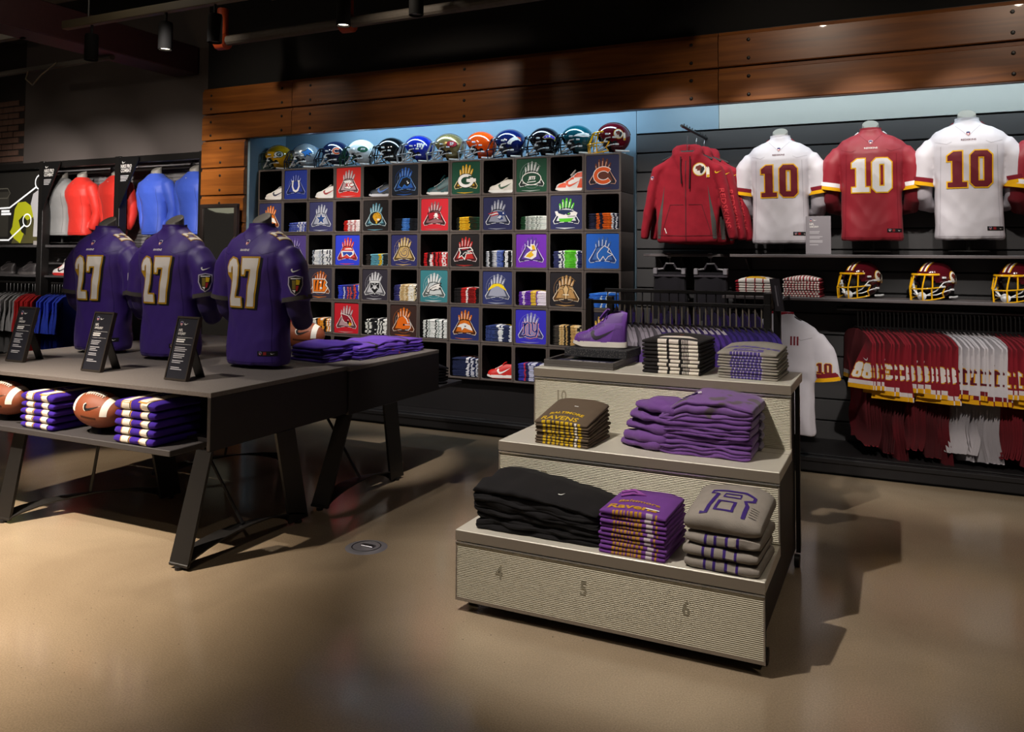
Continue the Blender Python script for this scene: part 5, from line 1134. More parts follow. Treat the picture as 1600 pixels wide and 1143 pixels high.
for s in range(2):
    PV['dark', s] = side_mesh(.44, .70, .022, s+21, plainz('#2c1a58'), .08, .5)
    PV['grey', s] = side_mesh(.44, .70, .028, s+31, (lambda A, B: lambda sv, z, sl: A if z > -.13 else B)(fab('#8d8590'), fab('#5a3f80')), .16, .55)
    PV['hood', s] = side_mesh(.44, .70, .027, s+41, (lambda A, B, C: lambda sv, z, sl: C if z > -.035 else A)(fab('#3c2470'), fab('#3c2470'), fab('#a8a0a8')), .10, .55)
    PV['num', s] = side_mesh(.44, .74, .026, s+51, (lambda A, B: lambda sv, z, sl: A)(fab('#2c1c66'), None), .16, .42)
def rack_art(me, g):
    tr = bvh(me)
    def fn(u, v, L):
        h = tr.ray_cast(Vector((-2, u, v)), Vector((1, 0, 0)))[0]; return None if h is None else h+Vector((-.0012*L, 0, 0))
    a = Art(fn, .02); digits(a, '2', -.235, -.13, .05, ink('#d9d2c4'), ink('#b58a1e'), .06, 2); swoosh(a, -.24, -.26, .05, WHITEP, 2)
    a.ell(-.235, -.33, .035, .04, ink('#c8c2cc'), 1, 12); a.ell(-.235, -.33, .029, .034, BLACKP, 2, 12); a.ell(-.235, -.325, .015, .015, ink('#e0b81c'), 3, 8); a.build('sleeve_print', g)
NTH = ['first', 'second', 'third', 'fourth', 'fifth', 'sixth', 'seventh', 'eighth', 'ninth', 'tenth', 'eleventh', 'twelfth', 'thirteenth', 'fourteenth', 'fifteenth', 'sixteenth', 'seventeenth', 'eighteenth']
i = 0
for k, n, lab in (('grey', 7, 'grey shouldered purple top'), ('hood', 11, 'purple hoodie with pale collar'), ('num', 8, 'purple jersey with sleeve number')):
    for j in range(n):
        rail_garment('rack_shirt', '%s on the front rack rail, %s of its kind' % (lab, NTH[j]), 'shirt', PV[k, j % 2], (-1.62+.0365*i, 5.0+random.uniform(-.004, .004), 1.08), R(24+random.uniform(-2, 2)), 'purple tops on the front rack rail', rack_art if k == 'num' else None); i += 1
for j in range(17):
    rail_garment('rack_shirt', 'dark purple shirt on the rear rack rail, %s along' % NTH[j], 'shirt', PV['dark', j % 2], (-1.84+.062*j, 5.42, 1.145), R(15+random.uniform(-3, 3)), 'dark purple shirts on the rear rack rail', None, HNK)
# white jersey facing out past the rack
wj = thing('white_jersey', 'white jersey with maroon neck hanging face out beside the purple rack', 'jersey', (-.74, 5.92, .30), R(-8))
jm = recol(JM, mesh_fab('#cfcad2'), 'jersey'); jo = obj('jersey', jm, wj); jo.scale = (1.02, .42, 1.0); LAO = None
c = collar(jo, fab('#9c1c2e'))
a = Art(onto(JT, 'Y', .002), .014); a.text('III', .09, .60, .06, ink('#7a1c28'), 2); a.text('R', -.09, .60, .06, ink('#7a1c28'), 2); a.stroke([(.2, .655), (.13, .635), (.09, .66)], .003, ink('#8f8a92'), 1); a.build('print', jo)
for s in (-1, 1): band(jo, 'sleeve_band', (1.38, 1.72), (.0845, .0865), fab('#7a1c29'), s); band(jo, 'sleeve_band', (1.72, 2.05), (.0865, .0885), fab('#e5ab12'), s)
a = Art(onto(JT, 'Y', .002), .014); digits(a, '10', .272, .42, .07, ink('#6d1f2a'), ink('#e8b21c'), .05, 2); a.build('sleeve_number', jo)
q = MB(); q.tube([(-.18, 0, .72), (-.05, 0, .80), (.05, 0, .80), (.18, 0, .72)], .012, BLACK, 8); q.tube([(0, 0, .79), (0, 0, .90), (0, .03, .92), (0, .045, .90)], .0035, STEEL, 6); q.build('hanger', wj, 50)
wa = thing('display_hook', 'short dark wall hook arm behind the white jersey', 'display arm', (-.74, 6.70, 1.21)); q = MB(); q.tube([(0, 0, 0), (0, -.75, 0)], .01, FRM, 8); q.build('arm', wa)
# left bay: side hung shirts
LB = {}
for nm, h in (('grey', '#8e8c8c'), ('red', '#a81d1f'), ('blue', '#2a3fb4')):
    for s in range(2): LB[nm, s] = side_mesh(.46, .72, .03, s+61, plainz(h), .14, .45)
for nm, a, b, n in (('grey', 2, 36, 7), ('red', 42, 64, 7), ('blue', 72, 104, 9)):
    xa, xb = atY(a, 470, 6.44).x, atY(b, 470, 6.44).x
    for j in range(n):
        rail_garment('bay_shirt', '%s shirt on the left bay rail, %s from the left' % (nm, NTH[j]), 'shirt', LB[nm, j % 2], (xa+(xb-xa)*j/(n-1)+.1, 6.44, 1.02), R(28+random.uniform(-3, 3)), '%s shirts on the left bay rail' % nm, None, HNK)
# ================================================================== stepped display
RX0, RX1 = -1.715, -.450
RY = (3.063, 3.468, 3.875); RYB = 4.330; RZ = (.340, .631, .9225)
RIB = ribbed(); SLABM = mat('slab_aluminium', '#c4beb0', .42, .15, var=.05, vscale=6); LIP = mat('slab_edge', '#8a7f72', .4, .3); SHINE = mat('bright_edge', '#d8d6d0', .25, .8)
st = thing('stepped_display', 'three tier ribbed aluminium stepped display unit with folded tops', 'display unit', (-1.08, 3.7, 0))
ox, oy = -1.08, 3.7
def sb(nm, b, m, bev=0, par=None): return sbox(nm, (b[0]-ox, b[1]-ox, b[2]-oy, b[3]-oy, b[4], b[5]), m, par or st, bev)
for i in range(3):
    yb = RY[i+1]+.012 if i < 2 else RYB; z0 = (.05, RZ[0], RZ[1])[i]; z1 = RZ[i]
    sb('tread', (RX0, RX1, RY[i], yb, z1-.044, z1), SLABM, .0025)
    sb('nosing', (RX0+.0005, RX1-.0005, RY[i]-.0015, RY[i]+.002, z1-.0435, z1-.0035), mat('nosing_bronze', '#857a6c', .45, .2))
    s = sb('riser_panel', (RX0+.001, RX1-.001, RY[i]+.004, RY[i]+.022, z0+.001, z1-.0545), RIB)
    sb('edge_strip', (RX0+.001, RX1-.001, RY[i]-.001, RY[i]+.02, z1-.0545, z1-.0485), SHINE, 0, s)
    if i == 0: sb('edge_strip', (RX0+.001, RX1-.001, RY[i]+.002, RY[i]+.022, z0-.002, z0+.012), LIP, 0, s)
    for x in (RX0+.001, RX1-.007): sb('edge_strip', (x, x+.006, RY[i]+.002, RY[i]+.02, z0+.012, z1-.052), LIP, 0, s)
    if i < 2:
        q = MB(); q.box(RX0-ox+.002, RX1-ox-.002, RY[i+1]-.075-oy, RY[i+1]-.073-oy, z1-.002, z1+.0006, LIP); q.build('joint_line', st)
    nums = {0: [('4', -1.51, .195), ('5', -1.14, .195), ('6', -.735, .195)], 1: [('7', -1.485, .49)], 2: [('10', -1.56, .79)]}[i]
    for tx, x, z in nums:
        a = Art(lambda u, v, L, y=RY[i]: Vector((u-ox, y+.004-.0006*L-oy, v))); a.text(tx, x, z-.03, .058, ink('#8a8370'), 1, sx=.8); a.build('tier_number', s)
q = MB()
for i in range(3): q.box(RX0+.03-ox, RX1-.035-ox, RY[i]+.03-oy, RYB-.03-oy, (.06, RZ[0]-.05, RZ[1]-.05)[i], RZ[i]-.05, BLACK)
q.build('inner_carcass', st)
for x in (RX0+.012, RX1-.03):
    for y in (RYB-.05, RY[0]+.05): sb('frame_leg', (x, x+.02, y, y+.03, .05, RZ[2]-.05 if y > 4 else RZ[0]-.05), FRM)
    for y in (RYB-.1, RY[0]+.12):
        q = MB(); q.lathe([(.03, -.012), (.03, .012)], FRM, 14, 'X', (x+.01-ox, y-oy, .03)); q.build('castor', st, 40)
GR = 'folded tops on the stepped display'
# bottom tier
BLK = [(1, ['#1f1c1d'])]
def solid(spec, sd): return [(1, fab(spec[0][1][0], .1))]
vs = []
def pants(k, last):
    me = fold_mesh(.56, .31, .036 if not last else .05, [(1, fab('#151314', .1))], 2, .011, 40+k*3, .012 if not last else .02, 0, .016, .02, .26 if last else .14)
    for v in me.vertices:                      # the waistband end is bunched up and higher than the hem end
        f = (v.co.x+.28)/.56
        v.co.z += .012*math.exp(-(f/.18)**2)*math.sin(v.co.y*40+k)+.004*noise.noise(Vector((v.co.x*22, v.co.y*18, k)))
        v.co.y += .012*noise.noise(Vector((v.co.x*7, v.co.z*30, k+3)))
    return me
z = RZ[0]
for k in range(5):
    o = obj('folded_trousers', pants(k, k == 4), None, (-1.375+random.uniform(-.012, .008), 3.27+random.uniform(-.008, .008), z), R(random.uniform(-1.5, 1.5)))
    tag(o, ('top black folded trousers with a small white mark' if k == 4 else '%s black folded trousers down the pile on the lowest tier' % ORD[4-k]), 'trousers', GR); o.rotation_euler[1] = R(.9*k)
    if k == 4:
        a = Art(onto(bvh(o.data), 'Z', .001), .02); swoosh(a, .10, -.07, .04, WHITEP, 2, 1, R(60)); a.build('mark', o)
    z += .027
def top_gold(me, o):
    a = Art(onto(bvh(me), 'Z', .001), .014); g = ink('#b5862a')
    a.text('Baltimore', .0, -.055, .03, g, 2, sx=1.05, arch=.012); a.text('Ravens', -.01, -.118, .045, g, 2, sx=1.2); a.poly([(.04, -.10), (.095, -.10), (.095, -.091), (.04, -.091)], WHITEP, 3); a.build('print', o)
    q = MB(); q.tube([(-.10, .03, .028), (-.055, .05, .036), (-.01, .06, .030), (-.06, .09, .038), (-.11, .07, .030)], .009, fab('#8a4a94'), 8, flat=.6); q.build('turned_collar', o, 60)
def gold(spec, sd):
    rr = random.Random(sd); P, G, W = fab('#6a3a86'), fab('#a87c2a'), fab('#b9aab0'); out = [(.19, P)]
    for i in range(8): out += [(.035*rr.uniform(.6, 1.4), G), (.022*rr.uniform(.6, 1.4), P)]
    out += [(.04, P), (.09, W), (.04, P), (.025, G), (.12, P)]; return bands(out)
stack('folded_tee', 'purple tee with gold lettering', 'the lowest tier pile', (-.945, 3.225, RZ[0]), R(-1), .267, .29, .0168, 10, None, GR, 71, 3, .012, top=top_gold, printer=gold, flat=fab('#6a3a86'), jx=.004, amp=.0035)
def sweat(spec, sd): Gm, P = fab('#8d857c', .2), fab('#37216a'); return bands([(.30, Gm), (.04, P), (.10, Gm), (.045, P), (.13, Gm), (.045, P), (.12, Gm), (.04, P), (.30, Gm)])
def plain_sweat(spec, sd): return [(1, fab('#8d857c', .2))]
def top_b(me, o):
    a = Art(onto(bvh(me), 'Z', .0012), .012); P = ink('#37216a'); wd = .015
    a.stroke([(-.085, -.125), (-.062, -.125), (-.05, .035), (-.075, .04), (-.075, .062), (-.02, .068), (.05, .06), (.09, .035), (.09, .008), (.062, -.01), (.075, -.04), (.075, -.125)], wd, P, 2)
    a.stroke([(-.022, .04), (.038, .036), (.04, .006), (-.024, .01)], wd*.8, P, 2, True); a.stroke([(-.03, -.03), (.03, -.034), (.03, -.1), (-.034, -.1)], wd, P, 2, True)
    for i in range(5): a.stroke([(.09, -.04-.016*i), (.12, -.042-.016*i)], .003, ink('#4a4540'), 2)
    a.build('print', o)
SW = stack('folded_sweatshirt', 'grey sweatshirt with purple outlined letter B', 'the lowest tier pile', (-.604, 3.22, RZ[0]), R(-2), .278, .29, .045, 3, None, GR, 81, 2, .0, cat='sweatshirt', printer=sweat, flat=fab('#8d857c', .2), amp=.007, side=.02, jx=.006)
me = fold_mesh(.285, .30, .058, [(1, fab('#8d857c', .2))], 1, .008, 88, .022, .12, .024, .02)
o = obj('folded_sweatshirt', me, None, (-.60, 3.225, RZ[0]+.135), R(-3)); tag(o, 'top grey sweatshirt showing its whole purple outlined B', 'sweatshirt', GR); o.rotation_euler[0] = R(8); top_b(me, o); o.location.z += .018
# middle tier
def brown(spec, sd):
    rr = random.Random(sd); B, Y, W = fab('#594b3d'), fab('#c9a41c'), fab('#d9d2c8'); out = [(.14, B)]
    for i in range(7): out += [(.05*rr.uniform(.6, 1.4), Y), (.03*rr.uniform(.6, 1.4), B)]
    out += [(.04, W), (.02, B), (.05, Y), (.12, B)]; return bands(out)
def top_brown(me, o):
    a = Art(onto(bvh(me), 'Z', .001), .014); Y = ink('#c9a41c'); a.text('BALTIMORE', 0, -.075, .026, Y, 2, sx=.95, arch=.01); a.text('RAVENS', -.015, -.125, .036, Y, 2, sx=1.05); a.poly([(.0, .03), (.02, .03), (.02, .036), (0, .036)], WHITEP, 2); a.build('print', o)
stack('folded_tee', 'dark brown tee with yellow lettering', 'the middle tier pile', (-1.405, 3.635, RZ[1]), R(-2), .264, .28, .0128, 8, None, GR, 91, 3, .016, top=top_brown, printer=brown, flat=fab('#594b3d'), wedge=.55, jx=.004, amp=.003)
PURP = mat('hoodie_purple', '#6b4486', .9, spec=.2, var=.15, vscale=12, bump=.25, bscale=200, sheen=.2)
def camo():
    m = bpy.data.materials.new('hoodie_camouflage'); m.use_nodes = True; nt = m.node_tree; b = nt.nodes['Principled BSDF']; b.inputs['Roughness'].default_value = .9; b.inputs['Sheen Weight'].default_value = .2
    tc = nt.nodes.new('ShaderNodeTexCoord'); n = nt.nodes.new('ShaderNodeTexNoise'); n.inputs['Scale'].default_value = 11; n.inputs['Detail'].default_value = 1.5
    nt.links.new(tc.outputs['Object'], n.inputs['Vector']); r = nt.nodes.new('ShaderNodeValToRGB'); e = r.color_ramp.elements; e[0].position = .56; e[0].color = lin('#714a8c'); e[1].position = .62; e[1].color = lin('#55474e')
    nt.links.new(n.outputs['Fac'], r.inputs[0]); nt.links.new(r.outputs[0], b.inputs['Base Color']); return m
CAMO = camo()
z = RZ[1]
def hood_mesh(k):
    q = MB(); s = 1
    q.tube([(.0, .02, .026), (-.08, .01, .028), (-.16, -.005, .022), (-.225, .0, .018)], [.12, .135, .12, .06], D0, 18, flat=.17)
    q.tube([(.01, .0, .046), (-.07, -.02, .046), (-.13, -.03, .038), (-.18, -.02, .03)], [.07, .085, .075, .035], D0, 14, flat=.24)
    q.tube([(.02, -.09, .03), (-.05, -.115, .026), (-.11, -.10, .022)], [.022, .03, .018], D0, 10, flat=.6)
    me = remesh(q, .0075, 2, .0085, k+2, 1.6); me.materials.append(PURP); return me
for k in range(5):
    last = k == 4; t_ = .043 if not last else .055
    me = fold_mesh(.40, .33, t_, [(1, CAMO if last else PURP)], 2 if k % 2 else 3, .009, 120+k*3, .0 if not last else .03, 0, .022, .02, .0)
    for v in me.vertices:
        f = (v.co.x+.2)/.4
        if last: v.co.z -= .05*max(0, .30-f)/.30*(1 if v.co.z > .01 else .8)
        v.co.z += .006*noise.noise(Vector((v.co.x*16, v.co.y*12, k+.5))); v.co.y += .010*noise.noise(Vector((v.co.x*9, v.co.z*26, k)))
    o = thing('folded_hoodie', ('top purple hoodie with dark camouflage patches' if last else '%s purple hoodie down the middle tier pile' % ORD[4-k]), 'hoodie', (-.775+random.uniform(-.008, .01), 3.745+random.uniform(-.008, .006), z), R(random.uniform(-2, 2)), GR)
    obj('body', me, o); h = obj('hood', hood_mesh(k), o, (-.165+.012*k, -.02, -.003 if k == 0 else -.022), (R(-2), R(2+1.0*k) if k else 0, R(random.uniform(-6, 6))))
    if last:
        q = MB(); q.tube([(-.16, -.12, .03), (-.10, -.10, .072), (-.06, -.05, .088)], .004, ink('#2c1a4a'), 6); q.build('drawstring', o); q = MB(); q.tube([(-.06, -.05, .088), (-.045, -.04, .09)], .005, WHITEP, 6); q.build('lace_tip', o)
    else:
        q = MB(); q.tube([(.205, .05, t_*.3), (.213, .07, t_*.55), (.205, .09, t_*.8)], .012, fab('#8d8494'), 8, flat=.7); q.build('cuff', o, 60)
    z += t_*.98
# top tier
def bw(spec, sd):
    B, W = fab('#201d1d'), fab('#cfc6ba'); out = [(.29, B), (.16, W), (.045, B), (.17, W), (.055, B)]
    for i in range(4): out += [(.012, W), (.016, B)]
    return bands(out+[(.02, W), (.15, W), (.005, B), (.03, B)])
def top_bw(me, o):
    a = Art(onto(bvh(me), 'Z', .0008), .02); a.poly([(-.07, -.11), (.12, -.09), (.06, -.02), (-.06, -.05)], fab('#cfc6ba'), 1); a.poly([(.0, .02), (.02, .02), (.02, .026), (0, .026)], ink('#c9601c'), 2); a.build('print', o)
stack('folded_tee', 'black tee with cream stripes', 'the top tier pile', (-1.018, 4.12, RZ[2]), R(-1), .29, .32, .0182, 9, None, GR, 101, 3, .012, top=top_bw, printer=bw, flat=fab('#201d1d'), amp=.002, jx=.003)
def gp(spec, sd):
    rr = random.Random(sd); G, P, W = fab('#8b857b'), fab('#4a3a80'), fab('#a8a0a8'); out = [(.22, G)]
    for i in range(9): out += [(.045*rr.uniform(.7, 1.3), P), (.014, W)]
    return bands(out+[(.25, G)])
def top_gp(me, o):
    a = Art(onto(bvh(me), 'Z', .0009), .014); P = ink('#57479a'); a.text('Altimo', .01, -.065, .055, P, 2, sx=1.3, shear=.25); a.poly([(-.07, -.14), (.075, -.14), (.07, -.095), (-.065, -.095)], ink('#4a3a80'), 1); a.text('CONQUER', 0, -.128, .016, ink('#b8b0b8'), 2, sx=1.1); a.build('print', o)
stack('folded_tee', 'grey tee with purple script print', 'the top tier pile', (-.653, 4.12, RZ[2]), R(-1), .276, .32, .0135, 9, None, GR, 111, 3, .014, top=top_gp, printer=gp, flat=fab('#8b857b'), wedge=.12, jx=.004, amp=.0028)
# shoe on its plinth and sign tray
tr_ = thing('sign_tray', 'shallow dark grey sign tray on the top tier under the sneaker block', 'tray', (-1.50, 4.18, RZ[2]))
TG = mat('tray_grey', '#4b4642', .5)
q = MB(); q.box(-.19, .19, -.235, .20, 0, .012, TG, .002); q.build('base', tr_)
for b in ((-.19, .19, -.235, -.22, .012, .036), (-.19, .19, .185, .20, .012, .036), (-.19, -.175, -.22, .185, .012, .036), (.175, .19, -.22, .185, .012, .036)): q = MB(); q.box(*b, TG, .002); q.build('rim', tr_)
q = MB(); q.box(-.174, .174, -.219, -.03, .012, .018, ink('#38374a')); sg = q.build('sign_card', tr_)
a = Art(lambda u, v, L: Vector((u, v, .018+.0006*L))); 
for x0, x1 in ((-.10, -.03), (-.02, .06), (.07, .10)): a.poly([(x0, -.11), (x1, -.11), (x1, -.085), (x0, -.085)], WHITEP, 1)
a.build('lettering', sg)
sp = thing('sneaker_block', 'black speckled block that carries the purple sneaker', 'block', (-1.47, 4.25, RZ[2]+.036))
def speck():
    m = bpy.data.materials.new('speckled_rubber'); m.use_nodes = True; nt = m.node_tree; b = nt.nodes['Principled BSDF']; b.inputs['Roughness'].default_value = .8
    tc = nt.nodes.new('ShaderNodeTexCoord'); n = nt.nodes.new('ShaderNodeTexVoronoi'); n.inputs['Scale'].default_value = 160; nt.links.new(tc.outputs['Object'], n.inputs['Vector'])
    r = nt.nodes.new('ShaderNodeValToRGB'); e = r.color_ramp.elements; e[0].position = .18; e[0].color = lin('#77736b'); e[1].position = .26; e[1].color = lin('#17161a'); nt.links.new(n.outputs['Distance'], r.inputs[0]); nt.links.new(r.outputs[0], b.inputs['Base Color']); return m
SPK = speck(); q = MB(); q.box(-.175, .175, -.13, .13, 0, .044, SPK, .003); q.build('block', sp)
shoe('purple high-top sneaker with dark tick on the speckled block', (-1.475, 4.22, RZ[2]+.081), R(4), '#64398c', '#553078', '#cfc8bd', '#2b2530', high=True, lace='#6d4596', outsole='#57504a', scale=1.02)
# ================================================================== tables
def table(label, x0, x1, y0, y1, zt, zb, trestles, tray, wd=.12):
    t = thing('display_table', label, 'table', ((x0+x1)/2, (y0+y1)/2, 0)); cx, cy = (x0+x1)/2, (y0+y1)/2
    TOP = mat('table_top', '#68615d', .75, var=.35, vscale=140, bump=.3, bscale=300); SIDE = mat('table_side', '#1d191a', .5, var=.05)
    def b(nm, q, m, bev=0): return sbox(nm, (q[0]-cx, q[1]-cx, q[2]-cy, q[3]-cy, q[4], q[5]), m, t, bev)
    b('table_top', (x0, x1, y0, y1, zt-.024, zt), TOP, .002)
    b('side_panel', (x1-.024, x1, y0, y1, zb, zt-.024), SIDE, .002); b('side_panel', (x0, x0+.024, y0, y1, zb, zt-.024), SIDE, .002)
    b('back_panel', (x0+.024, x1-.024, (y0+y1)/2-.01, (y0+y1)/2+.01, zb, zt-.024), SIDE); b('underside', (x0+.024, x1-.024, y0+.15, y1-.15, zb, zb+.018), SIDE)
    if tray: b('tray', tray, mat('tray_dark', '#3b3839', .55, spec=.4), .003)
    for (xf, yf, ytop, xr, yr0, yrt0) in trestles:
        # front foot plate faces the front, rear plate faces the side; an arched strap joins their feet
        q = MB(); v = lambda x, y, z: Vector((x-cx, y-cy, z))
        q.loft([[v(xf-wd, yf, .015), v(xf, yf, .015), v(xf, yf+.016, .015), v(xf-wd, yf+.016, .015)], [v(xf-wd+.02, ytop, zb), v(xf+.0, ytop, zb), v(xf+.0, ytop+.016, zb), v(xf-wd+.02, ytop+.016, zb)]], FRM); q.build('leg', t)
        q = MB(); q.loft([[v(xr-.016, yr0, .015), v(xr, yr0, .015), v(xr, yr0+.15, .015), v(xr-.016, yr0+.15, .015)], [v(xr-.016, yrt0, zb), v(xr, yrt0, zb), v(xr, yrt0+.15, zb), v(xr-.016, yrt0+.15, zb)]], FRM); q.build('leg', t)
        q = MB(); rings = []
        for i in range(13):
            f = i/12; zz = .018+.075*math.sin(PI*f)**1.3; a0 = v(xf-wd, yf, zz); a1 = v(xf, yf, zz); b0 = v(xr-.04, yr0+.02, zz); b1 = v(xr+.0, yr0+.14, zz)
            e = f*f*(3-2*f); p, r_ = a0.lerp(b0, e), a1.lerp(b1, e); rings.append([p, r_, r_+Vector((0, 0, .008)), p+Vector((0, 0, .008))])
        q.loft(rings, FRM); q.build('foot_arch', t)
        q = MB(); m = rings[6][0].lerp(rings[6][1], .5); q.tube([m+Vector((0, 0, .01)), v(xf-.05+(.25 if xf < -4 else -.35), yf+.42, zb)], .009, FRM, 6); q.build('brace_rod', t)
        for (x, y) in ((xf-wd/2, yf+.008), (xr-.008, yr0+.075)): q = MB(); q.lathe([(.02, 0), (.02, .015)], BLACK, 10, 'Z', (x-cx, y-cy, 0)); q.build('foot_pad', t)
    return t
table('long dark table in front carrying three purple jersey torsos', -5.45, -3.055, 3.0, 4.093, .816, .53, [(-3.05, 2.87, 3.004, -3.05, 3.59, 3.465), (-4.46, 2.93, 3.02, -4.05, 3.60, 3.48)], (-5.3, -3.253, 2.935, 3.45, .498, .528))
table('second dark table pushed against the back of the first', -5.45, -3.045, 4.099, 5.17, .808, .52, [(-3.035, 3.89, 4.105, -3.04, 4.56, 4.47), (-4.42, 3.95, 4.11, -4.0, 4.6, 4.5)], (-3.6, -3.10, 4.9, 5.62, .50, .525))
# sign holders
def sign(label, x, y, rot, title, group):
    t = thing('sign_holder', label, 'sign', (x, y, .816), rot, group); al = R(14); w_, h_ = .168, .345
    F = lambda u, v, d=0: Vector((u, v*math.sin(al)+d*math.cos(al), v*math.cos(al)-d*math.sin(al)+.002))
    q = MB()
    for (u0, u1, v0, v1) in ((-w_/2, w_/2, 0, .010), (-w_/2, w_/2, h_-.010, h_), (-w_/2, -w_/2+.008, .01, h_-.01), (w_/2-.008, w_/2, .01, h_-.01)): q.add([F(u, v, d) for d in (-.004, .02) for u, v in ((u0, v0), (u1, v0), (u1, v1), (u0, v1))], [(0, 1, 2, 3), (7, 6, 5, 4), (0, 4, 5, 1), (1, 5, 6, 2), (2, 6, 7, 3), (3, 7, 4, 0)], mat('sign_frame', '#4a423b', .45, .5))
    q.build('frame', t)
    q = MB(); q.add([F(u, v, d) for d in (0, .018) for u, v in ((-w_/2+.006, .008), (w_/2-.006, .008), (w_/2-.006, h_-.008), (-w_/2+.006, h_-.008))], [(0, 1, 2, 3), (7, 6, 5, 4), (0, 4, 5, 1), (1, 5, 6, 2), (2, 6, 7, 3), (3, 7, 4, 0)], mat('sign_card', '#24242c', .45)); c = q.build('card', t)
    a = Art(lambda u, v, L: F(u, v, -.0006*L)); x0 = -.056
    shield(a, -.044, .305, .026, 1); swoosh(a, -.008, .303, .03, WHITEP, 1)
    a.text('NFL', x0, .262, .015, WHITEP, 1, 'l', .9, .1); a.text(title, x0, .241, .016, WHITEP, 1, 'l', .62, .1)
    a.stroke([(x0, .230), (.062, .230)], .0012, WHITEP, 1); a.stroke([(x0, .193), (.062, .193)], .0012, WHITEP, 1); gl = ink('#b9b7bc')
    for v, w1 in ((.219, .065), (.208, .06)): a.poly([(x0, v-.004), (x0+w1, v-.004), (x0+w1, v+.003), (x0, v+.003)], WHITEP, 1)
    rr = random.Random(x)
    for blk in range(4):
        for k in range(3 if blk < 2 else 2): v = .176-.036*blk-.0095*k; w1 = rr.uniform(.05, .095); a.poly([(x0, v-.0022), (x0+w1, v-.0022), (x0+w1, v+.0022), (x0, v+.0022)], gl, 1)
    a.build('lettering', c)
    q = MB(); T = F(0, .24, .02); q.add([T+Vector((-.03, 0, 0)), T+Vector((.03, 0, 0)), Vector((.035, .165, 0)), Vector((-.035, .165, 0)), T+Vector((-.03, .006, .006)), T+Vector((.03, .006, .006)), Vector((.035, .172, 0)), Vector((-.035, .172, 0))], [(0, 1, 2, 3), (7, 6, 5, 4), (0, 4, 5, 1), (1, 5, 6, 2), (2, 6, 7, 3), (3, 7, 4, 0)], FRM); q.build('back_leg', t)
GS = 'black sign holders on the table'
sign('black sign holder at the left end of the table', -4.985, 3.275, R(0), 'GAME JERSEY', GS)
sign('black sign holder standing between the left and middle jersey torsos', -4.20, 3.21, R(-1), 'LIMITED JERSEY', GS)
sign('black sign holder nearest the right end of the table', -3.515, 3.195, R(-2), 'ELITE JERSEY', GS)
# tray goods
def jer(spec, sd): P, W, G, K = fab('#3a1f8c'), fab('#d8d2c8'), fab('#b5862a'), fab('#15131a'); return bands([(.19, P), (.02, G), (.17, W), (.02, K), (.02, G), (.24, P), (.02, G), (.16, W), (.03, K), (.13, P)])
def top_jer(me, o):
    a = Art(onto(bvh(me), 'Z', .001), .014); W, G = ink('#d8d2c8'), ink('#b5862a')
    for P in ([(-.085, -.14), (-.03, -.14), (.0, -.03), (-.05, -.03)], [(.035, -.14), (.085, -.14), (.11, -.06), (.03, -.03), (.02, -.05), (.06, -.07)]): a.poly(grow(P, .006), G, 2); a.poly(P, W, 3)
    a.text('RAVENS', .05, .0, .016, WHITEP, 2, sx=1.1); a.build('print', o)
GJ = 'folded purple jerseys on the table tray'
stack('folded_jersey', 'folded purple jersey with cream numerals', 'the right pile on the tray', (-3.515, 3.09, .528), R(-1), .295, .30, .043, 5, None, GJ, 131, 2, .014, cat='jersey', printer=jer, top=top_jer, amp=.005, side=.014)
stack('folded_jersey', 'folded purple jersey with cream numerals', 'the left pile on the tray', (-4.285, 3.10, .528), R(-1), .285, .30, .038, 5, None, GJ, 141, 2, .014, cat='jersey', printer=jer, top=top_jer, amp=.005, side=.014)
def football(label, loc, rot, tilt=0):
    t = thing('football', label, 'ball', loc, rot); t.scale = (1.12,)*3; LE = mat('football_leather', '#8a4526', .5, var=.12, vscale=12, bump=.4, bscale=420); q = MB(); n = 28; L, r0 = .142, .086
    sec = [(L*math.sin(PI*(i/n-.5)), r0*max(.02, math.cos(PI*(i/n-.5)))**.86*(1-.06*abs(i/n-.5)*2)) for i in range(n+1)]; q.lathe([(r, h) for h, r in sec], LE, 28, 'X', (0, 0, .112)); me = q.mesh('hide', 60); h_ = obj('hide', me, t); h_.rotation_euler = (0, R(tilt), 0); tr = bvh(me)
    W = mat('ball_white', '#e6e1d6', .55)
    for s in (-1, 1):
        q = MB(); rr = []
        for x in (s*.078, s*.083, s*.103, s*.108):
            r = tr.ray_cast(Vector((x, 0, 1)), Vector((0, 0, -1)))[0].z-.112+.0012; rr.append([Vector((x, r*math.cos(R(-8+196*k/20)), .112+r*math.sin(R(-8+196*k/20)))) for k in range(21)])
        q.loft(rr, W, False, False); q.build('white_band', h_, 60)
    q = MB(); top = lambda x, y=0: tr.ray_cast(Vector((x, y-.028, 1)), Vector((0, 0, -1)))[0]+Vector((0, 0, .002))
    q.tube([top(-.058+.0145*i) for i in range(9)], .0026, W, 6)
    for i in range(8): q.tube([top(-.05+.0145*i, -.014), top(-.05+.0145*i)+Vector((0, 0, .002)), top(-.05+.0145*i, .014)], .0028, W, 6)
    q.build('laces', h_)
    a = Art(onto(tr, 'Y', .0012), .012); swoosh(a, .025, .135, .092, W, 1); swoosh(a, .026, .1355, .082, BLACKP, 2); a.stroke([(-.03+0, .088), (.06, .088)], .010, ink('#4a2412'), 1); a.build('marks', h_)
    q = MB(); q.lathe([(.034, 0), (.034, .006), (.026, .03), (.022, .03)], FRM, 16, 'Z'); q.build('ball_stand', t, 40)
    return t
football('brown football on the tray between the two purple jersey piles', (-3.935, 3.06, .528), R(4), 6)
football('brown football at the left end of the tray, cut by the frame', (-4.72, 3.06, .528), R(4), 6)
football('small brown football behind the right jersey torso, mostly hidden', (-3.80, 4.55, .808), R(20), 4)
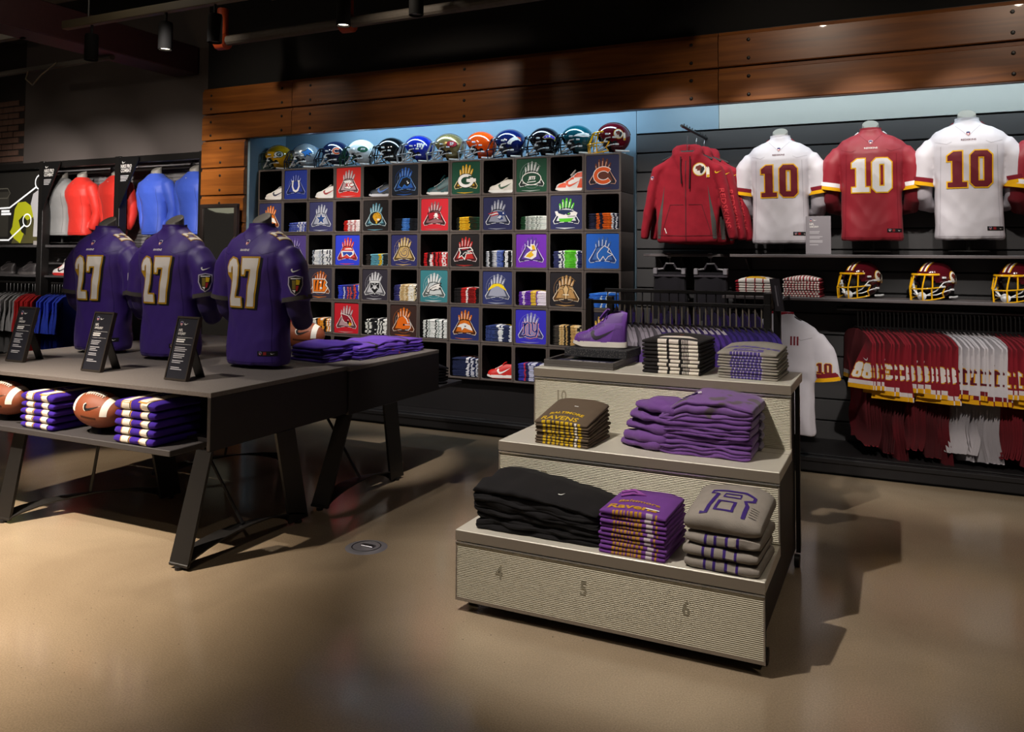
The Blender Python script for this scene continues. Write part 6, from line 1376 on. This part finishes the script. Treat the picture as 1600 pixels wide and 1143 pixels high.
stack('folded_jersey', 'folded purple jersey', 'the pile cut by the left frame edge', (-5.06, 3.10, .528), 0, .285, .30, .034, 4, None, GJ, 145, 1, .01, cat='jersey', printer=jer, amp=.004, side=.014)
# second table: loose purple tops
PB, PL = mesh_fab('#42248e'), mesh_fab('#7048c0')
def loose(nm, lab, loc, rot, w_, d_, t_, k, m=PB, top=False, dome=.01):
    me = fold_mesh(w_, d_, t_, [(1, m)] if not top else bands([(.22, m), (.04, fab('#4b4548')), (.44, m), (.04, fab('#4b4548')), (.26, m)]), 2, .008, 150+k, dome, 0, .02, .02)
    for v in me.vertices: v.co.z += .010*noise.noise(Vector((v.co.x*9, v.co.y*12, k)))*(1 if v.co.z > .008 else 0); v.co.y += .02*noise.noise(Vector((v.co.x*6, 0, k)))
    o = obj(nm, me, None, loc, rot); tag(o, lab, 'shirt', 'loose purple tops on the second table')
    return o
z = .808
for k in range(4): loose('folded_shirt', ('top' if k == 3 else ORD[3-k])+' purple top in the left pile on the second table', (-3.42+.01*(k % 2), 4.36, z), R(80), .36, .30, .026, k, dome=.015 if k == 3 else .003); z += .025
z = .808
for k in range(3):
    o = loose('folded_shirt', ('top' if k == 2 else ORD[2-k])+' long folded purple top with grey bands near the table end', (-3.30-.012*k, 4.76+.01*k, z), R(86), .72, .30, .026 if k < 2 else .034, 10+k, PB if k < 2 else PL, k == 2, .02 if k == 2 else .003); z += .025
    if k < 2:
        a = Art(onto(bvh(o.data), 'Y', .002), .03); a.ell(.05-.06*k, .013, .012, .009, ink('#8e3a48'), 1, 8); a.build('badge', o)
def blk(spec, sd): return bands([(.4, fab('#1a181a')), (.12, fab('#b9b4b4')), (.1, fab('#1a181a')), (.05, fab('#b9b4b4')), (.33, fab('#1a181a'))])
GB = 'folded black tops on the second table'
stack('folded_shirt', 'black top with white piping', 'the pile behind the middle torso', (-4.05, 4.42, .808), R(4), .30, .30, .034, 6, None, GB, 161, 2, .01, cat='shirt', printer=blk, amp=.007, side=.016)
def blp(spec, sd): return bands([(.5, fab('#17151b')), (.06, fab('#6a5a80')), (.44, fab('#17151b'))])
stack('folded_shirt', 'black and violet top', 'the rear tray pile', (-3.26, 5.36, .525), R(60), .24, .24, .022, 6, None, GB, 171, 2, .012, cat='shirt', printer=blp, amp=.009, side=.014)
# ================================================================== wall shelf goods
def mar(spec, sd):
    rr = random.Random(sd); M, W, Y = fab('#8c1a28'), fab('#ded8d2'), fab('#d8a51c'); out = [(.08, M)]
    for i in range(4): out += [(.16*rr.uniform(.8, 1.2), W), (.03, M)]
    return bands(out+[(.08, M)])
def mar2(spec, sd):
    rr = random.Random(sd); out = []
    for i in range(12): out += [(.05, fab('#ded8d2')), (.035*rr.uniform(.7, 1.3), fab('#8c1a28'))]
    return bands(out)
def top_m(me, o):
    a = Art(onto(bvh(me), 'Z', .001), .02); a.poly([(-.08, -.13), (.09, -.13), (.05, -.06), (-.05, -.06)], ink('#d8a51c'), 1); a.build('print', o)
GM2 = 'folded maroon and white tops on the lower wall shelf'
stack('folded_shirt', 'white folded top with maroon ends', 'the left pile on the wall shelf', (-.985, 6.46, 1.206), 0, .29, .29, .019, 6, None, GM2, 181, 2, .03, cat='shirt', printer=mar, top=top_m)
stack('folded_shirt', 'maroon and white checked folded top', 'the right pile on the wall shelf', (-.655, 6.46, 1.206), 0, .26, .29, .0165, 8, None, GM2, 191, 2, .025, cat='shirt', printer=mar2)
# black shorts on clip hangers
for i, x in enumerate((-1.66, -1.335)):
    t = thing('hanging_shorts', 'black shorts on a clip hanger, %s of two above the purple rack' % ('left' if i == 0 else 'right'), 'shorts', (x, 6.42, 1.0), R(4), 'black shorts on clip hangers')
    q = MB(); secs = []
    for z_ in (0, .08, .2, .3, .335, .345, .375): k = 1 if z_ > .3 else 1.12-.4*z_*.9; secs.append([Vector((.125*k*math.copysign(abs(math.cos(a))**.7, math.cos(a)), .03*k*math.sin(a)*(1+.3*math.sin(9*a)), z_)) for a in (2*PI*j/24 for j in range(24))])
    q.loft(secs, fab('#1d1b20')); q.build('shorts', t, 60)
    q = MB(); q.box(-.128, .128, -.036, .036, .335, .352, fab('#3a363c'), .003); q.build('waistband', t)
    HB = mat('clip_grey', '#7d7a80', .4); q = MB(); q.tube([(-.12, 0, .39), (-.05, 0, .40), (-.03, 0, .44), (.03, 0, .44), (.05, 0, .40), (.12, 0, .39)], .010, mat('clip_bar', '#4a464c', .4), 8); q.build('hanger_bar', t)
    for s in (-1, 1): q = MB(); q.box(s*.112-.016, s*.112+.016, -.042, .042, .355, .405, HB, .005); q.build('clip', t)
    q = MB(); q.tube([(0, 0, .44), (0, 0, .50)], .004, STEEL, 6); q.build('hook', t)
    q = MB(); q.box(-.018, .018, -.05, -.03, .485, .525, mat('arm_tip', '#a9a5a6', .4), .006); q.tube([(0, -.04, .505), (0, .28, .505)], .009, FRM, 8); q.build('arm', t)
# sign on the wall shelf and a hanging tag by the rack
t = thing('shelf_sign', 'grey sign card on the wall shelf between white and maroon jerseys', 'sign', (-.545, 6.41, 1.518))
q = MB(); q.box(-.088, .088, 0, .008, 0, .285, mat('card_grey', '#8b868c', .5), .001); q.build('card', t)
a = Art(lambda u, v, L: Vector((u, -.0006*L, v))); shield(a, -.05, .255, .022, 1); swoosh(a, -.02, .254, .024, WHITEP, 1); a.text('NFL', -.06, .218, .015, WHITEP, 1, 'l', .9); a.text('GAME JERSEY', -.06, .196, .016, WHITEP, 1, 'l', .65)
for k, (v, w1) in enumerate(((.168, .07), (.157, .065), (.13, .09), (.12, .07), (.10, .09), (.09, .09), (.07, .06))): a.poly([(-.06, v), (-.06+w1, v), (-.06+w1, v+.005), (-.06, v+.005)], ink('#c9c5ca'), 1)
a.build('lettering', t)
q = MB(); q.box(-.088, .088, -.012, .03, -.0, .004, FRM); q.build('foot', t)
t = thing('rail_tag', 'dark tilted sign tag at the right end of the purple rack', 'sign', (-.655, 5.02, 1.18), R(-20))
q = MB(); q.loft([[Vector((x, y, z_)) for x, y in ((-.05+s, -.004), (.012+s, -.004), (.012+s, .004), (-.05+s, .004))] for z_, s in ((0, .03), (.19, 0))], mat('tag_dark', '#2a262b', .5)); c = q.build('card', t)
a = Art(lambda u, v, L: Vector((u+.03*(1-v/.19), -.004-.0006*L, v))); a.stroke([(-.02, .03), (-.02, .15)], .008, ink('#77737a'), 1); a.stroke([(-.006, .05), (-.006, .15)], .003, ink('#55515a'), 1); a.build('lettering', c)
q = MB(); q.tube([(-.02, 0, .19), (-.03, 0, .10), (-.03, .02, .02)], .004, FRM, 6); q.build('clip_arm', t)
# ================================================================== left bay details
t = thing('wall_mirror', 'dark framed mirror leaning on the timber column', 'mirror', (-6.13, 6.07, .55))
for b in ((-.245, .245, 1.40, 1.44), (-.245, .245, 0, .04), (-.245, -.205, .04, 1.40), (.205, .245, .04, 1.40)): q = MB(); q.box(b[0], b[1], -.015, .03, b[2], b[3], mat('mirror_frame', '#2a2220', .4), .004); q.build('frame', t)
q = MB(); q.box(-.205, .205, .0, .01, .04, 1.40, mat('mirror_glass', '#d0d0cc', .02, 1)); q.build('glass', t)
for i, (x, lab) in enumerate(((-9.2, 'triangular black hanging sign at the left bay post'), (-7.9, 'triangular black hanging sign between red and blue shirt torsos'))):
    t = thing('hanging_sign', lab, 'sign', (x+.05, 6.28, 2.0), 0, 'black signs on the bay posts')
    q = MB(); P = [(0, .0), (.02, .0), (.30, .52), (.30, .56), (0, .56)]; q.prism(P, lambda u, v: Vector((u, 0, v)), lambda u, v: Vector((u, .012, v)), mat('sign_black', '#0e0d0e', .5)); c = q.build('board', t)
    a = Art(lambda u, v, L: Vector((u, -.0006*L, v))); swoosh(a, .08, .50, .06, WHITEP, 1); a.text('NIKE PRO', .03, .435, .042, WHITEP, 1, 'l', .72, .1); a.text('COMBAT', .03, .388, .042, WHITEP, 1, 'l', .72, .1)
    for k, w1 in enumerate((.13, .12, .11, .09)): a.poly([(.03, .345-.018*k), (.03+w1, .345-.018*k), (.03+w1, .356-.018*k), (.03, .356-.018*k)], ink('#b9b7b9'), 1)
    a.build('lettering', c)
t = thing('light_box_poster', 'backlit sports poster at the far left with yellow sleeve and white circles', 'poster', (-9.95, 6.40, 1.585))
q = MB(); q.box(-.9, .70, .02, .06, 0, .92, FRM, .004); q.build('frame', t)
a = Art(lambda u, v, L: Vector((u, .02-.0006*L, v)))
def glow(h, e): return mat('backlit_'+h, h, .5, emit=e)
a.poly([(-.88, .02), (.69, .02), (.69, .90), (-.88, .90)], glow('#24221f', .25), 1)
a.poly([(.05, .02), (.69, .02), (.69, .28), (.5, .36), (.2, .3)], glow('#4a4528', .5), 2)
a.poly([(-.3, .1), (-.02, .1), (-.02, .66), (-.3, .66)], glow('#38352f', .3), 2); a.stroke([(-.3, .70), (-.05, .70), (.0, .64), (-.05, .58), (-.3, .58)], .012, glow('#5a564c', .4), 3)
a.poly([(.06, .22), (.02, .16), (.10, .08), (.22, .02), (.30, .16), (.22, .22), (.18, .30), (.26, .36), (.34, .30), (.46, .34), (.44, .46), (.30, .53), (.16, .52), (.10, .44)], glow('#a8a81c', .55), 3)
a.poly([(.18, .30), (.26, .36), (.34, .30), (.32, .12), (.24, .16)], glow('#22221a', .3), 4)
a.poly([(.40, .50), (.44, .62), (.52, .66), (.69, .69), (.69, .10), (.46, .10), (.47, .30)], glow('#b4b0b0', .5), 4); a.poly([(.47, .05), (.69, .05), (.69, .0), (.47, .0)], glow('#8e8884', .5), 4)
Wg = glow('#eeeeee', .8)
for (u, v, r) in ((.56, .76, .085), (.34, .30, .075)): a.arc(u, v, r, 0, 360, .016, Wg, 5, 24)
a.stroke([(.49, .70), (.0, .46), (-.4, .45)], .02, Wg, 5); a.stroke([(.29, .24), (.0, .06), (-.4, .06)], .02, Wg, 5); a.ell(.645, .75, .02, .02, Wg, 5, 10)
for v, w1 in ((.405, .16), (.37, .19)): a.poly([(-.16, v), (-.16+w1, v), (-.16+w1, v+.026), (-.16, v+.026)], Wg, 5)
a.build('picture', t)
# sneakers on the bay shelves
for px, zz, lab, args in ((8, 1.225, 'dark grey sneaker at the far left of the bay shelf', ('#2f2b2b', '#2f2b2b', '#4a4646', '#55504f')), (42, 1.225, 'charcoal sneaker with pale sole on the bay shelf', ('#332f30', '#332f30', '#55504f', '#4a4646')), (97, 1.225, 'white sneaker with red sole peeking out beside the left purple torso', ('#dcd8d6', '#dcd8d6', '#c22a28', '#1c1a1c'))):
    x = atY(px, 425, 6.45).x; shoe(lab, (x+.02, 6.45, zz), R(6), *args)
# pendant that the mirror shows
pn = thing('pendant_lamp', 'pale oval pendant lamp seen only in the mirror', 'lamp', (-10.55, 1.5, 2.19))
q = MB(); q.lathe([(.001, .0), (.2, .02), (.3, .06), (.34, .09), (.3, .12), (.001, .14)], mat('pendant_shade', '#cfcdb4', .6, emit=.5), 32); q.build('shade', pn, 50)
q = MB(); q.tube([(0, 0, .18), (0, 0, 2.0)], .01, FRM, 6); q.build('cord', pn)
